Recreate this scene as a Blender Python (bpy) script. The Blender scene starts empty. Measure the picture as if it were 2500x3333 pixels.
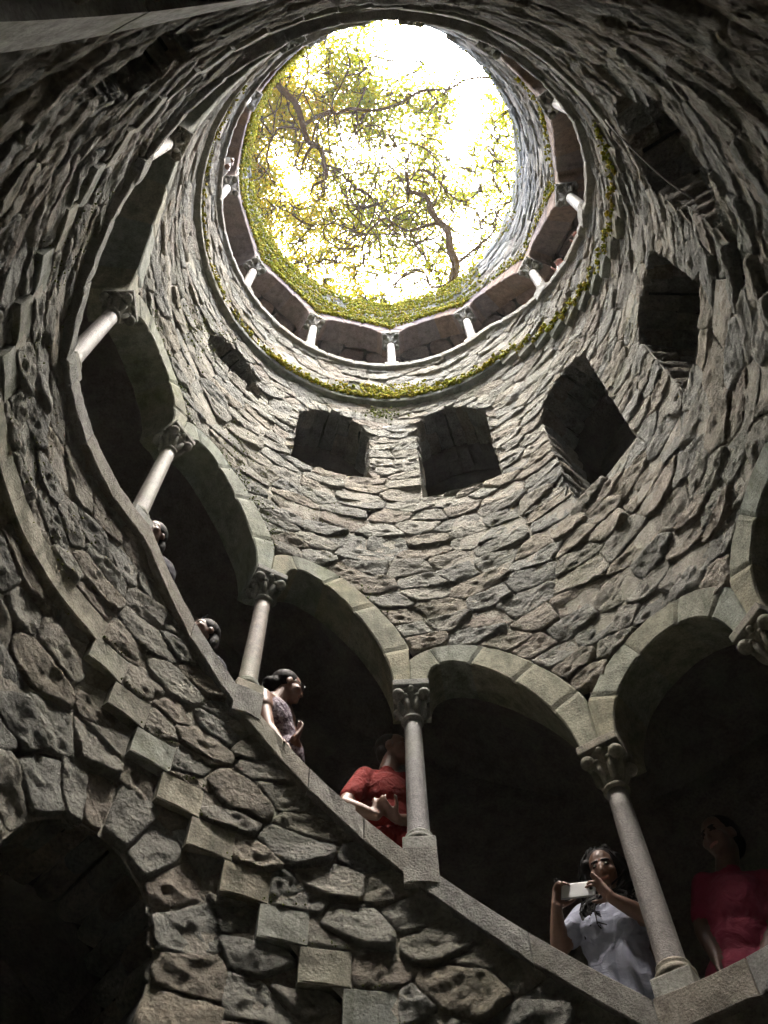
import bpy, bmesh, math, random
import numpy as np
from math import sin, cos, radians, degrees, pi, sqrt, atan2
from mathutils import Vector, Matrix, noise
from mathutils.geometry import intersect_line_line_2d

random.seed(7)
scene = bpy.context.scene
C = scene.collection

# ------------------------------------------------------------------ scale, camera, sky, sun, exposure
K = 0.6          # metres per well unit; the shaft has an inner radius of three units
R = 3.0
HAZE = 0.0010     # density of the haze added to soften the shadows
IW, IH, FPX = 2500.0, 3333.0, 2961.0       # the photograph's size and focal length in pixels
VPX, VPY = 1219.1, 106.2                   # where upright lines meet
CX, CY = -0.132, -2.764                    # where the photographer stands on the well's floor plan

_u = Vector((VPX - IW / 2, VPY - IH / 2, FPX)).normalized()
_n = (Vector((0, 0, 1)) - _u * _u.z).normalized()
_r = _n.cross(_u)
CAM = Vector((CX * K, CY * K, 0.0))
cam_d = bpy.data.cameras.new('camera'); cam = bpy.data.objects.new('camera', cam_d); C.objects.link(cam)
right = Vector((_r.x, _n.x, _u.x)); down = Vector((_r.y, _n.y, _u.y)); fwd = Vector((_r.z, _n.z, _u.z))
M = Matrix((right, -down, -fwd)).transposed().to_4x4(); M.translation = CAM
cam.matrix_world = M
cam_d.sensor_fit = 'VERTICAL'; cam_d.sensor_height = 36.0; cam_d.lens = 36.0 * FPX / IH
cam_d.clip_start = 0.01; cam_d.clip_end = 5000
scene.camera = cam

SUN_EL, SUN_AZ = 84.0, 165.0               # degrees; azimuth measured like the well's own angle (0 ahead, + right)
world = bpy.data.worlds.new('World'); scene.world = world; world.use_nodes = True
wn = world.node_tree.nodes; wl = world.node_tree.links
sky = wn.new('ShaderNodeTexSky'); sky.sky_type = 'NISHITA'; sky.sun_disc = False
sky.sun_elevation = radians(SUN_EL); sky.sun_rotation = radians(SUN_AZ)
sky.air_density = 0.7; sky.dust_density = 6.0; sky.ozone_density = 0.6
wl.new(sky.outputs[0], wn['Background'].inputs['Color']); wn['Background'].inputs['Strength'].default_value = 0.075
sun_d = bpy.data.lights.new('sun', 'SUN'); sun_d.energy = 1.5; sun_d.angle = radians(54); sun_d.color = (1.0, 0.95, 0.87)
sun = bpy.data.objects.new('sun', sun_d); C.objects.link(sun)
sd = Vector((sin(radians(SUN_AZ)) * cos(radians(SUN_EL)), cos(radians(SUN_AZ)) * cos(radians(SUN_EL)), sin(radians(SUN_EL))))
sun.rotation_euler = sd.to_track_quat('Z', 'Y').to_euler(); sun.location = sd * 60
vs = scene.view_settings
scene.display_settings.display_device = 'sRGB'
vs.view_transform = 'Standard'; vs.look = 'None'; vs.gamma = 1.0; vs.use_curve_mapping = False
vs.exposure = 5.3
scene.cycles.use_denoising = True
scene.cycles.max_bounces = 8; scene.cycles.diffuse_bounces = 6; scene.cycles.transmission_bounces = 4; scene.cycles.transparent_max_bounces = 6
scene.cycles.sample_clamp_indirect = 6.0
scene.cycles.use_fast_gi = False
scene.cycles.volume_bounces = 1; scene.cycles.volume_step_rate = 4.0

# ------------------------------------------------------------------ helpers
def P(th, z, r=R):
    t = radians(th); return Vector((K * r * sin(t), K * r * cos(t), K * z))
def pix(p):
    v = p - CAM; d = v.dot(fwd)
    if d < 1e-6: return None
    return (IW / 2 + FPX * v.dot(right) / d, IH / 2 + FPX * v.dot(down) / d)
def ray(px, py):
    return (fwd * FPX + right * (px - IW / 2) + down * (py - IH / 2)).normalized()
DS = 2500.0 / 1659.0
def on_plane(x, y, z):                     # point at height z (well units) seen at (x, y) of the small view
    d = ray(x * DS, y * DS); return CAM + d * (K * z / d.z)

def interp(x, xs, ys): return float(np.interp(x, xs, ys))

def mesh_obj(name, verts, faces, mat=None, parent=None, smooth=True, tint=None):
    me = bpy.data.meshes.new(name); me.from_pydata([tuple(v) for v in verts], [], faces)
    if tint is not None: set_tint(me, tint)
    if smooth: me.polygons.foreach_set('use_smooth', [True] * len(me.polygons))
    if mat:
        for m in (mat if isinstance(mat, (list, tuple)) else [mat]): me.materials.append(m)
    o = bpy.data.objects.new(name, me); C.objects.link(o)
    if parent: o.parent = parent
    return o
def set_tint(me, tint):
    at = me.attributes.new('tint', 'FLOAT_COLOR', 'POINT'); n = len(me.vertices)
    if len(tint) == n and hasattr(tint[0], '__len__'): arr = np.array([tuple(t)[:3] + (1,) for t in tint], dtype=np.float32)
    else: arr = np.tile(np.array(tuple(tint)[:3] + (1,), dtype=np.float32), (n, 1))
    at.data.foreach_set('color', arr.ravel())
def empty(name, loc=(0, 0, 0)):
    o = bpy.data.objects.new(name, None); C.objects.link(o); o.empty_display_size = 0.1
    o.location = (0, 0, 0); return o
def tag(o, label, cat=None, group=None, kind=None):
    if label: o['label'] = label
    if cat: o['category'] = cat
    if group: o['group'] = group
    if kind or cat: o['kind'] = kind or 'thing'
    return o
class MB:
    def __init__(s): s.v = []; s.f = []; s.t = []
    def add(s, verts, faces, tint=None):
        b = len(s.v); s.v += [tuple(v) for v in verts]; s.f += [tuple(i + b for i in f) for f in faces]
        s.t += [tuple(tint)] * len(verts) if tint is not None else [(.3, .3, .3)] * len(verts)
    def build(s, name, mat, parent=None, smooth=True): return mesh_obj(name, s.v, s.f, mat, parent, smooth, s.t)

# ------------------------------------------------------------------ materials
def nodes(name):
    m = bpy.data.materials.new(name); m.use_nodes = True
    return m, m.node_tree.nodes, m.node_tree.links, m.node_tree.nodes['Principled BSDF']
def N(ns, typ, **kw):
    n = ns.new(typ)
    for k, v in kw.items():
        if k in n.inputs: n.inputs[k].default_value = v
        else: setattr(n, k, v)
    return n
def noise_n(ns, ls, scale, detail=4, rough=.6, vec=None, typ='ShaderNodeTexNoise'):
    n = ns.new(typ); n.inputs['Scale'].default_value = scale
    if 'Detail' in n.inputs: n.inputs['Detail'].default_value = detail; n.inputs['Roughness'].default_value = rough
    if vec is None: vec = ns.new('ShaderNodeNewGeometry').outputs['Position']
    ls.new(vec, n.inputs['Vector']); return n
def ramp(ns, ls, src, stops):
    r = ns.new('ShaderNodeValToRGB'); ls.new(src, r.inputs['Fac']); e = r.color_ramp.elements
    e[0].position, e[0].color = stops[0][0], tuple(stops[0][1]) + (1,)
    e[1].position, e[1].color = stops[-1][0], tuple(stops[-1][1]) + (1,)
    for p, c in stops[1:-1]:
        x = e.new(p); x.color = tuple(c) + (1,)
    return r.outputs['Color']
def mix(ns, ls, fac, a, b, mode='MIX'):
    m = ns.new('ShaderNodeMix'); m.data_type = 'RGBA'; m.blend_type = mode
    for s, v in ((m.inputs['Factor'], fac), (m.inputs['A'], a), (m.inputs['B'], b)):
        if hasattr(v, 'is_linked') or isinstance(v, bpy.types.NodeSocket): ls.new(v, s)
        else: s.default_value = v if not isinstance(v, (tuple, list)) else tuple(v) + ((1,) if len(v) == 3 else ())
    return m.outputs['Result']
def g(v): return (v, v, v)

def stone_mat(name, rough_bump=1.0, tint_attr=True, base=(.3, .27, .23), moss=.35, lichen=.5, vscale=1.0, dist=.05, streak=0):
    m, ns, ls, bs = nodes(name)
    geo = ns.new('ShaderNodeNewGeometry'); pos = geo.outputs['Position']
    if tint_attr:
        a = ns.new('ShaderNodeAttribute'); a.attribute_name = 'tint'; col = a.outputs['Color']
    else: col = base
    n1 = noise_n(ns, ls, 9 * vscale, 6, .65, pos); n2 = noise_n(ns, ls, 55 * vscale, 4, .6, pos); n3 = noise_n(ns, ls, 2.2, 4, .6, pos); n4 = noise_n(ns, ls, 1.3, 5, .7, pos)
    c = mix(ns, ls, 1.0, col, ramp(ns, ls, n1.outputs['Fac'], [(.3, g(.62)), (.5, g(1.0)), (.7, g(1.28))]), 'MULTIPLY')
    c = mix(ns, ls, 1.0, c, ramp(ns, ls, n2.outputs['Fac'], [(.32, g(.7)), (.5, g(1.0)), (.72, g(1.2))]), 'MULTIPLY')
    # grey-green lichen film and damp stains with a shape of their own
    lf = ramp(ns, ls, n3.outputs['Fac'], [(.52, g(0)), (.68, g(lichen))])
    c = mix(ns, ls, lf, c, (.25, .27, .19))
    mf = ramp(ns, ls, n4.outputs['Fac'], [(.58, g(0)), (.72, g(moss))])
    c = mix(ns, ls, mf, c, (.11, .14, .035))
    if streak:
        mp_ = ns.new('ShaderNodeMapping'); mp_.inputs['Scale'].default_value = (7, 7, 1.1); ls.new(pos, mp_.inputs['Vector'])
        n5 = noise_n(ns, ls, 1.0, 5, .65, mp_.outputs['Vector'])
        c = mix(ns, ls, ramp(ns, ls, n5.outputs['Fac'], [(.5, g(0)), (.66, g(streak))]), c, (.07, .078, .05))
    ls.new(c, bs.inputs['Base Color']); bs.inputs['Roughness'].default_value = .88
    bs.inputs['Specular IOR Level'].default_value = .25
    v = ns.new('ShaderNodeTexVoronoi'); v.inputs['Scale'].default_value = 40 * vscale; ls.new(pos, v.inputs['Vector'])
    nb = noise_n(ns, ls, 46 * vscale, 8, .75, pos)
    ad = ns.new('ShaderNodeMath'); ad.operation = 'MULTIPLY_ADD'; ls.new(v.outputs['Distance'], ad.inputs[0]); ad.inputs[1].default_value = .3; ls.new(nb.outputs['Fac'], ad.inputs[2])
    b = ns.new('ShaderNodeBump'); b.inputs['Strength'].default_value = min(1.0, rough_bump); b.inputs['Distance'].default_value = dist
    ls.new(ad.outputs[0], b.inputs['Height']); ls.new(b.outputs['Normal'], bs.inputs['Normal'])
    return m
MAT = {}
MAT['rubble'] = stone_mat('rubble_stone', 1.0, moss=.3, lichen=.4, dist=.18)
MAT['mortar'] = stone_mat('mortar', .7, False, (.36, .34, .29), .3, .45, 1.4, .05)
MAT['dressed'] = stone_mat('dressed_stone', .55, True, moss=.6, lichen=.6, vscale=1.6, dist=.015, streak=.6)
MAT['coping'] = stone_mat('pecked_stone', .9, True, moss=.25, lichen=.4, vscale=2.2, dist=.035)
MAT['granite'] = stone_mat('column_granite', .7, True, moss=.25, lichen=.45, vscale=2.4, dist=.008)
MAT['brownstone'] = stone_mat('brown_dressed_stone', .55, True, moss=.1, lichen=.12, vscale=1.6, dist=.012)
MAT['granite'].node_tree.nodes['Principled BSDF'].inputs['Roughness'].default_value = .62
MAT['granite'].node_tree.nodes['Principled BSDF'].inputs['Specular IOR Level'].default_value = .5
MAT['back'] = stone_mat('gallery_stone', .8, True, moss=.1, lichen=.15, vscale=1.0, dist=.03)
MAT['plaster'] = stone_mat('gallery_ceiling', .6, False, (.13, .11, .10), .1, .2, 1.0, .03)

def simple(name, col, rough=.7, var=.25, scale=30, bump=0, spec=.3):
    m, ns, ls, bs = nodes(name)
    n = noise_n(ns, ls, scale, 4)
    ls.new(mix(ns, ls, 1.0, col, ramp(ns, ls, n.outputs['Fac'], [(.3, g(1 - var)), (.7, g(1 + var))]), 'MULTIPLY'), bs.inputs['Base Color'])
    bs.inputs['Roughness'].default_value = rough; bs.inputs['Specular IOR Level'].default_value = spec
    if bump:
        b = ns.new('ShaderNodeBump'); b.inputs['Strength'].default_value = .6; b.inputs['Distance'].default_value = bump
        ls.new(n.outputs['Fac'], b.inputs['Height']); ls.new(b.outputs['Normal'], bs.inputs['Normal'])
    return m
def moss_mat():
    m, ns, ls, bs = nodes('moss')
    a = ns.new('ShaderNodeAttribute'); a.attribute_name = 'tint'
    n = noise_n(ns, ls, 40, 3)
    ls.new(mix(ns, ls, 1.0, a.outputs['Color'], ramp(ns, ls, n.outputs['Fac'], [(.3, g(.6)), (.7, g(1.35))]), 'MULTIPLY'), bs.inputs['Base Color'])
    bs.inputs['Roughness'].default_value = .95; bs.inputs['Specular IOR Level'].default_value = .1
    return m
MAT['moss'] = moss_mat()
def leaf_mat(name):
    m, ns, ls, bs = nodes(name); out = ns['Material Output']; ns.remove(bs)
    a = ns.new('ShaderNodeAttribute'); a.attribute_name = 'tint'
    d = ns.new('ShaderNodeBsdfDiffuse'); t = ns.new('ShaderNodeBsdfTranslucent'); mx = ns.new('ShaderNodeMixShader'); mx.inputs[0].default_value = .65
    ls.new(a.outputs['Color'], d.inputs['Color']); ls.new(a.outputs['Color'], t.inputs['Color'])
    ls.new(d.outputs[0], mx.inputs[1]); ls.new(t.outputs[0], mx.inputs[2]); ls.new(mx.outputs[0], out.inputs['Surface'])
    return m
MAT['leaf'] = leaf_mat('oak_leaf')
MAT['bark'] = stone_mat('bark', .9, False, (.036, .024, .010), .2, .0, 2.0, .03)
MAT['bark'].node_tree.nodes['Principled BSDF'].inputs['Specular IOR Level'].default_value = 0.0
MAT['earth'] = simple('woodland_ground', (.09, .075, .045), .95, .4, 3, .05)
# ------------------------------------------------------------------ the spiral path: t = how far round, growing upwards (t = -angle)
PT = [-110, -30, 57.6, 95.5, 183, 233, 319, 565]
PR = [3.53, 3.53, 7.95, 7.95, 12.35, 12.35, 16.9, 16.9]
def rail(t): return interp(t, PT, PR)
SLAB = 1.77                                  # from the underside of a step to the top of the coping
def zb(t): return rail(t) - SLAB
COL1 = [95.5, 64.3, 33.0, 1.9, -28.7, -60.0, -92.0, -124.0, -156.0]            # columns of the lower arcade, by angle
COL2 = [172.5, 150.0, 127.5, 96.0, 65.0, 33.0, 1.5, -30.0, -61.5, -93.0, -124.5, -156.0]
TCOL = [(-c, 2.2) for c in COL1] + [(360 - c, 2.0) for c in COL2]         # (t, abacus height over the coping)
AB = 3.25                                    # half width of an abacus in degrees
def abz(i): return rail(TCOL[i][0]) + TCOL[i][1]
ARCH = []
for i in range(len(TCOL) - 1):
    t0, t1 = TCOL[i][0] + AB, TCOL[i + 1][0] - AB
    z0, z1 = abz(i), abz(i + 1)
    rise = .76 if i != 3 else .8
    if TCOL[i + 1][0] > 235: rise = .62
    inn = []; out = []
    n = 60
    for k in range(n + 1):
        a = pi * k / n; s = (1 - cos(a)) / 2
        inn.append((t0 + (t1 - t0) * s, z0 + (z1 - z0) * s + rise * sin(a)))
    W = .295
    for k in range(n + 1):
        p, q = inn[max(0, k - 1)], inn[min(n, k + 1)]
        dx, dz = radians(q[0] - p[0]) * R, q[1] - p[1]; l = sqrt(dx * dx + dz * dz)
        tt = inn[k][0] - degrees(dz / l * W / R); zz = inn[k][1] + dx / l * W
        tt = max(TCOL[i][0], min(TCOL[i + 1][0], tt)); out.append((tt, zz))
    ARCH.append((inn, out))
def ext(t):                                  # top of the dressed arch band at t
    for (inn, out), i in zip(ARCH, range(99)):
        if TCOL[i][0] <= t <= TCOL[i + 1][0]:
            xs = np.maximum.accumulate(np.array([o[0] for o in out])); zs = [o[1] for o in out]
            return float(np.interp(t, xs, zs))
    return rail(t) + 2.9
def turns(th):
    ts = []
    if th <= 110 and -th >= -110: ts.append(-th)
    if 360 - th >= 179.9: ts.append(360 - th)
    return ts
# openings cut through the wall: outlines as (angle, height)
def arched(th0, th1, s0, s1, j0, j1, crown, n=7):
    o = [(th0, s0), ((th0 + th1) / 2, (s0 + s1) / 2), (th1, s1)]
    if j1 - s1 > .8: o.append((th1, (s1 + j1) / 2))
    for k in range(n + 1):
        f = k / n; o.append((th1 + (th0 - th1) * f, j1 + (j0 - j1) * f + (crown - (j0 + j1) / 2) * sin(pi * f) ** .8))
    if j0 - s0 > .8: o.append((th0, (s0 + j0) / 2))
    return o
WIN = [arched(-64.5, -42.3, 13.35, 13.4, 13.72, 13.6, 14.4), arched(-29.0, -6.5, 12.0, 11.98, 13.85, 13.6, 14.4),
       arched(7.8, 29.8, 11.33, 11.28, 14.05, 13.65, 14.42), arched(44.6, 64.3, 9.42, 9.4, 12.05, 12.35, 12.72),
       arched(79.5, 100.5, 8.7, 8.75, 10.5, 10.45, 10.9), arched(114.5, 137.5, 7.7, 7.75, 9.9, 9.0, 10.15),
       arched(-157.0, -143.0, 5.25, 5.6, 6.5, 6.9, 7.2),
       [(101, 19.15), (118, 19.5), (136, 20.1), (136, 20.75), (118, 20.25), (101, 19.4)]]
DA, DW, DZ, DR = -45.9, .628, 3.72, .85         # doorway: middle, half width, springing, rise
da = radians(DA) * R
def dpt(k, n, off): return (da + (DW + off) * cos(pi * k / n), DZ + (DR + off) * sin(pi * k / n))
DOOR = [(DA - degrees(DW / R), -2.0), (DA + degrees(DW / R), -2.0), (DA + degrees(DW / R), 1.0)] + [(degrees(dpt(k, 12, 0)[0] / R), dpt(k, 12, 0)[1]) for k in range(13)] + [(DA - degrees(DW / R), 1.0)]
DOUT = [(DA - degrees((DW + .5) / R), -2.0), (DA + degrees((DW + .5) / R), -2.0)] + [(degrees(dpt(k, 12, .5)[0] / R), dpt(k, 12, .5)[1]) for k in range(13)]
NEAR = [(170, -2.0), (200, -2.0)] + [(185 + 15 * cos(pi * k / 10), 1.5 + 3.3 * sin(pi * k / 10)) for k in range(11)]
HOLES = WIN + [DOUT, NEAR]
def in_poly(x, y, poly):
    c = False; j = len(poly) - 1
    for i in range(len(poly)):
        xi, yi = poly[i]; xj, yj = poly[j]
        if (yi > y) != (yj > y) and x < (xj - xi) * (y - yi) / (yj - yi) + xi: c = not c
        j = i
    return c
RIM = 21.5
def rim(th): return RIM + .28 * noise.noise(Vector((th * .05, 3.1, 0))) + .14 * noise.noise(Vector((th * .23, 1.1, 0))) - .35 * math.exp(-((th - 3) / 5) ** 2)
def void(th, z):
    for t in turns(th):
        if rail(t) - .1 < z < ext(t): return True
    for h in HOLES:
        if in_poly(th, z, h) or in_poly(th + 360, z, h): return True
    return z > rim(th) or z < -2.3
def region(th, z):
    ts = turns(th)
    if len(ts) == 2:
        if z < zb(ts[0]) + .14: return 'low'
        if z < rail(ts[0]): return 'par1'
    t = ts[-1]
    if z < zb(t) + .14: return 'mid' if len(ts) == 2 else 'low'
    if z < rail(t): return 'par2'
    return 'top'
def recess(th, z, reg):
    if reg == 'low': return .07
    if reg == 'mid':
        ts = turns(th); e = ext(ts[0]); return .10 * max(0, min(1, (z - e) / max(.5, zb(ts[-1]) - e))) ** 1.4
    return 0.0
# ------------------------------------------------------------------ rubble: cells of irregular stones over the unrolled wall
AN = 1.65                                    # courses lie flat: heights are stretched for the cell search
rng = random.Random(11)
sites = []                                   # (a, z*AN, angle, z)
def curve_pairs(pts, d=.13, step=.42):
    """stones on both sides of an edge, so that joints follow the edge"""
    acc = 0; nxt = rng.uniform(0, step)
    for (t0, z0), (t1, z1) in zip(pts[:-1], pts[1:]):
        ax, az = radians(t0) * R, z0; bx, bz = radians(t1) * R, z1
        L = sqrt((bx - ax) ** 2 + ((bz - az)) ** 2)
        if L < 1e-6: continue
        nx, nz = -(bz - az) * AN, (bx - ax); l = sqrt(nx * nx + nz * nz)
        while nxt < acc + L:
            f = (nxt - acc) / L; x, z = ax + (bx - ax) * f, (az + (bz - az) * f) * AN
            dd = d * rng.uniform(.8, 1.5)
            steep = abs(bz - az) / L
            for s in (1, -1): sites.append((x + s * nx / l * dd * 1.35, z + s * nz / l * dd * 1.35))
            nxt += step * rng.uniform(.7, 1.35) * (1 - .35 * steep)
        acc += L
tt = np.linspace(-109.9, 536, 500)
edges = []
for f, lo, hi in ((lambda t: rail(t) - .1, -109, 538), (lambda t: zb(t) + .14, -109, 538), (ext, -95, 515)):
    seg = []
    for t in np.arange(lo, hi, 2.0):
        th = -t
        while th < -180: th += 360
        if seg and abs(th - seg[-1][0]) > 90: edges.append(seg); seg = []
        seg.append((th, f(t)))
    edges.append(seg)
for h in HOLES: edges.append(list(h) + [h[0]])
edges.append([(th, rim(th)) for th in range(-180, 181, 3)])
for e in edges: curve_pairs(e)
keep = np.array(sites)
z = -2.2; row = 0
while z < RIM + .5:
    dv = .30 * rng.uniform(.8, 1.25); a = -9.42 + rng.uniform(0, .5)
    while a < 9.42:
        x, y = a + rng.uniform(-.12, .12), (z + rng.uniform(-.09, .09)) * AN
        if np.min(np.hypot(keep[:, 0] - x, keep[:, 1] - y)) > .27: sites.append((x, y))
        a += rng.choice((.4, .5, .6, .75, .55))
    z += dv; row += 1
S = np.array(sites); S = S[(S[:, 0] > -9.6) & (S[:, 0] < 9.6)]
# drop near-duplicates
order = np.argsort(S[:, 0]); S = S[order]; ok = np.ones(len(S), bool)
for i in range(len(S)):
    if not ok[i]: continue
    j = i + 1
    while j < len(S) and S[j, 0] - S[i, 0] < .17:
        if ok[j] and abs(S[j, 1] - S[i, 1]) < .17 and np.hypot(*(S[j] - S[i])) < .17: ok[j] = False
        j += 1
S = S[ok]
def clip(poly, nx, ny, c):                   # keep nx*x+ny*y <= c
    out = []; n = len(poly)
    for i in range(n):
        p, q = poly[i], poly[(i + 1) % n]
        dp, dq = nx * p[0] + ny * p[1] - c, nx * q[0] + ny * q[1] - c
        if dp <= 0: out.append(p)
        if (dp < 0) != (dq < 0) and dp != dq:
            f = dp / (dp - dq); out.append((p[0] + (q[0] - p[0]) * f, p[1] + (q[1] - p[1]) * f))
    return out
CELLS = []                                   # (angle, z, polygon in (arc, z))
for i in range(len(S)):
    x, y = S[i]; th, zz = degrees(x / R), y / AN
    if th < -180 or th > 180 or void(th, zz): continue
    lo, hi = np.searchsorted(S[:, 0], (x - 1.3, x + 1.3)); Q = S[lo:hi]
    d = np.hypot(Q[:, 0] - x, Q[:, 1] - y); idx = np.argsort(d)[1:26]
    poly = [(x - .6, y - .6), (x + .6, y - .6), (x + .6, y + .6), (x - .6, y + .6)]
    for j in idx:
        qx, qy = Q[j]; 
        if d[j] > 1.5: break
        nx, ny = qx - x, qy - y; poly = clip(poly, nx, ny, (qx * qx + qy * qy - x * x - y * y) / 2)
        if len(poly) < 3: break
    if len(poly) < 3: continue
    poly = [(p[0], p[1] / AN) for p in poly]
    for hl_ in HOLES:                              # trim stones to the straight edges of openings
        hx = [radians(p[0]) * R for p in hl_]
        if x < min(hx) - .6 or x > max(hx) + .6 or zz < min(p[1] for p in hl_) - .5 or zz > max(p[1] for p in hl_) + .5: continue
        bd = 9; bl_ = None
        for k in range(len(hl_)):
            p, q = (hx[k], hl_[k][1]), (hx[(k + 1) % len(hl_)], hl_[(k + 1) % len(hl_)][1]); ex, ez = q[0] - p[0], q[1] - p[1]; l2 = ex * ex + ez * ez
            if l2 < 1e-9: continue
            s_ = max(0, min(1, ((x - p[0]) * ex + (zz - p[1]) * ez) / l2)); dd = sqrt((x - p[0] - s_ * ex) ** 2 + (zz - p[1] - s_ * ez) ** 2)
            if dd < bd: bd = dd; bl_ = (p, ex, ez)
        if bl_ and bd < .5:
            p, ex, ez = bl_; l = sqrt(ex * ex + ez * ez); nx, nz = ez / l, -ex / l
            if nx * (x - p[0]) + nz * (zz - p[1]) > 0: nx, nz = -nx, -nz
            np_ = clip(poly, nx, nz, nx * p[0] + nz * p[1])
            if len(np_) >= 3: poly = np_
    CELLS.append((th, zz, poly))
drg = random.Random(3); kk = [0]                  # ring stones and jamb stones of the doorway
while kk[-1] < 11.2: kk.append(kk[-1] + drg.uniform(.85, 1.5))
kk[-1] = 12
for k0, k1 in zip(kk[:-1], kk[1:]):
    oo = .5 + drg.uniform(-.04, .09); i0 = drg.uniform(-.02, .03); poly = [dpt(k0, 12, i0), dpt(k0, 12, oo), dpt((k0 + k1) / 2, 12, oo + .03), dpt(k1, 12, oo), dpt(k1, 12, i0), dpt((k0 + k1) / 2, 12, i0)]
    if poly[2][1] < 5.6: CELLS.append((degrees(dpt((k0 + k1) / 2, 12, .25)[0] / R), dpt((k0 + k1) / 2, 12, .25)[1], poly))
for s in (1, -1):
    zz = DZ
    while zz > -2:
        hh = drg.uniform(.3, .5); x0, x1 = da + s * (DW + drg.uniform(-.02, .05)), da + s * (DW + drg.uniform(.44, .56)); x0, x1 = min(x0, x1), max(x0, x1)
        CELLS.append((degrees((x0 + x1) / 2 / R), zz - hh / 2, [(x0, zz - hh), (x1, zz - hh), (x1, zz), (x0, zz)])); zz -= hh
def shrink(poly, gap):
    n = len(poly); cx = sum(p[0] for p in poly) / n; cz = sum(p[1] for p in poly) / n; out = list(poly)
    for i in range(n):
        p, q = poly[i], poly[(i + 1) % n]; ex, ez = q[0] - p[0], q[1] - p[1]; l = sqrt(ex * ex + ez * ez)
        if l < 1e-5: continue
        nx, nz = ez / l, -ex / l
        if nx * (cx - p[0]) + nz * (cz - p[1]) > 0: nx, nz = -nx, -nz
        out = clip(out, nx, nz, nx * p[0] + nz * p[1] - gap)
        if len(out) < 3: return None
    return out
def resample(poly, n, jit, seed):
    L = [0]; m = len(poly)
    for i in range(m):
        p, q = poly[i], poly[(i + 1) % m]; L.append(L[-1] + sqrt((q[0] - p[0]) ** 2 + (q[1] - p[1]) ** 2))
    per = L[-1]; cx = sum(p[0] for p in poly) / m; cz = sum(p[1] for p in poly) / m; pts = []
    for k in range(n):
        s = per * k / n; i = 0
        while L[i + 1] < s: i += 1
        f = (s - L[i]) / max(1e-9, L[i + 1] - L[i]); p, q = poly[i], poly[(i + 1) % m]
        x, z = p[0] + (q[0] - p[0]) * f, p[1] + (q[1] - p[1]) * f
        w = 1 + jit * noise.noise(Vector((x * 7 + seed, z * 7, seed * .37)))
        pts.append((cx + (x - cx) * w, cz + (z - cz) * w))
    # round the corners a little
    return [((pts[k - 1][0] + 8 * pts[k][0] + pts[(k + 1) % n][0]) / 10, (pts[k - 1][1] + 8 * pts[k][1] + pts[(k + 1) % n][1]) / 10) for k in range(n)], (cx, cz)
def wall_map(base, rec):
    return lambda X, Z, h: P(degrees(X / R), Z, base + rec - h)
def stone_geo(poly, seed, H, n, rings, mp, gap=.006, rough=1.0):
    sh = shrink(poly, gap)
    if not sh: return None
    pts, (cx, cz) = resample(sh, n, .10, seed)
    rg = random.Random(seed); tx, tz = rg.uniform(-.09, .09), rg.uniform(-.13, .08)
    prof = [(1.0, -.05), (.993, .62)] + rings
    v = []; f = []
    def relief(X, Z):
        return rough * (  .024 * noise.noise(Vector((X * 2.6 + seed, Z * 3.6, seed * .7))) + .026 * (.26 - abs(noise.noise(Vector((X * 5, Z * 6.5, seed * .3))))) + .019 * noise.noise(Vector((X * 15, Z * 17, seed * .3)))) + (X - cx) * tx + (Z - cz) * tz
    for k, (s, h) in enumerate(prof):
        for (x, z) in pts:
            X, Z = cx + (x - cx) * s, cz + (z - cz) * s
            hh = h * H if h > 0 else h
            if k: hh = max(.008, hh + relief(X, Z) * min(1, h))
            v.append(mp(X, Z, hh))
    v.append(mp(cx, cz, max(.01, H * rings[-1][1] + relief(cx, cz))))
    m = len(prof)
    for r in range(m - 1):
        for k in range(n):
            a, b = r * n + k, r * n + (k + 1) % n; f.append((a, b, b + n, a + n))
    for k in range(n): f.append(((m - 1) * n + k, (m - 1) * n + (k + 1) % n, m * n))
    return v, f
BLOCKS = [(57.6 - 6.07 * k - 7.0, 57.6 - 6.07 * k, 5.93 - .283 * k, .27) for k in range(15)] + [(96.9 + 6.1 * k, 96.9 + 6.1 * k + 6.9, 6.45 + .305 * k, .27) for k in range(14)] + [(232 + 6.2 * k, 232 + 6.2 * k + 6.9, 10.9 + .305 * k, .2) for k in range(14)] + [(56.6, 97.5, 6.14, .27), (181.5, 233, 10.58, .27), (318.5, 536, 15.06, .13)]
RECTS = []
for (t0, t1, z0, h) in BLOCKS:
    for sh_ in (0, 360): RECTS.append((radians(sh_ - t1) * R, radians(sh_ - t0) * R, z0, z0 + h))
def parea(p): return abs(sum(p[k][0] * p[(k + 1) % len(p)][1] - p[(k + 1) % len(p)][0] * p[k][1] for k in range(len(p)))) / 2 if len(p) > 2 else 0
def butt(poly):
    for (x0, x1, z0, z1) in RECTS:
        if len(poly) < 3: return None
        if max(p[0] for p in poly) <= x0 + .004 or min(p[0] for p in poly) >= x1 - .004 or max(p[1] for p in poly) <= z0 + .004 or min(p[1] for p in poly) >= z1 - .004: continue
        core = clip(clip(clip(clip(poly, 1, 0, x1), -1, 0, -x0), 0, 1, z1), 0, -1, -z0)
        if parea(core) < .0015: continue
        poly = max((clip(poly, 1, 0, x0), clip(poly, -1, 0, -x1), clip(poly, 0, 1, z0), clip(poly, 0, -1, -z1)), key=parea)
    return poly if parea(poly) > .008 else None
PAL = [(.43, .42, .36), (.445, .42, .35), (.40, .40, .36), (.46, .445, .385), (.43, .39, .32), (.38, .385, .35), (.44, .44, .39), (.46, .415, .33)]
def stone_tint(seed):
    rg = random.Random(seed * 31 + 5); c = rg.choice(PAL); k = rg.uniform(.82, 1.1)
    if rg.random() < .06: c = (.44, .39, .325)
    return tuple(x * k for x in c)
REG = {}
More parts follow.
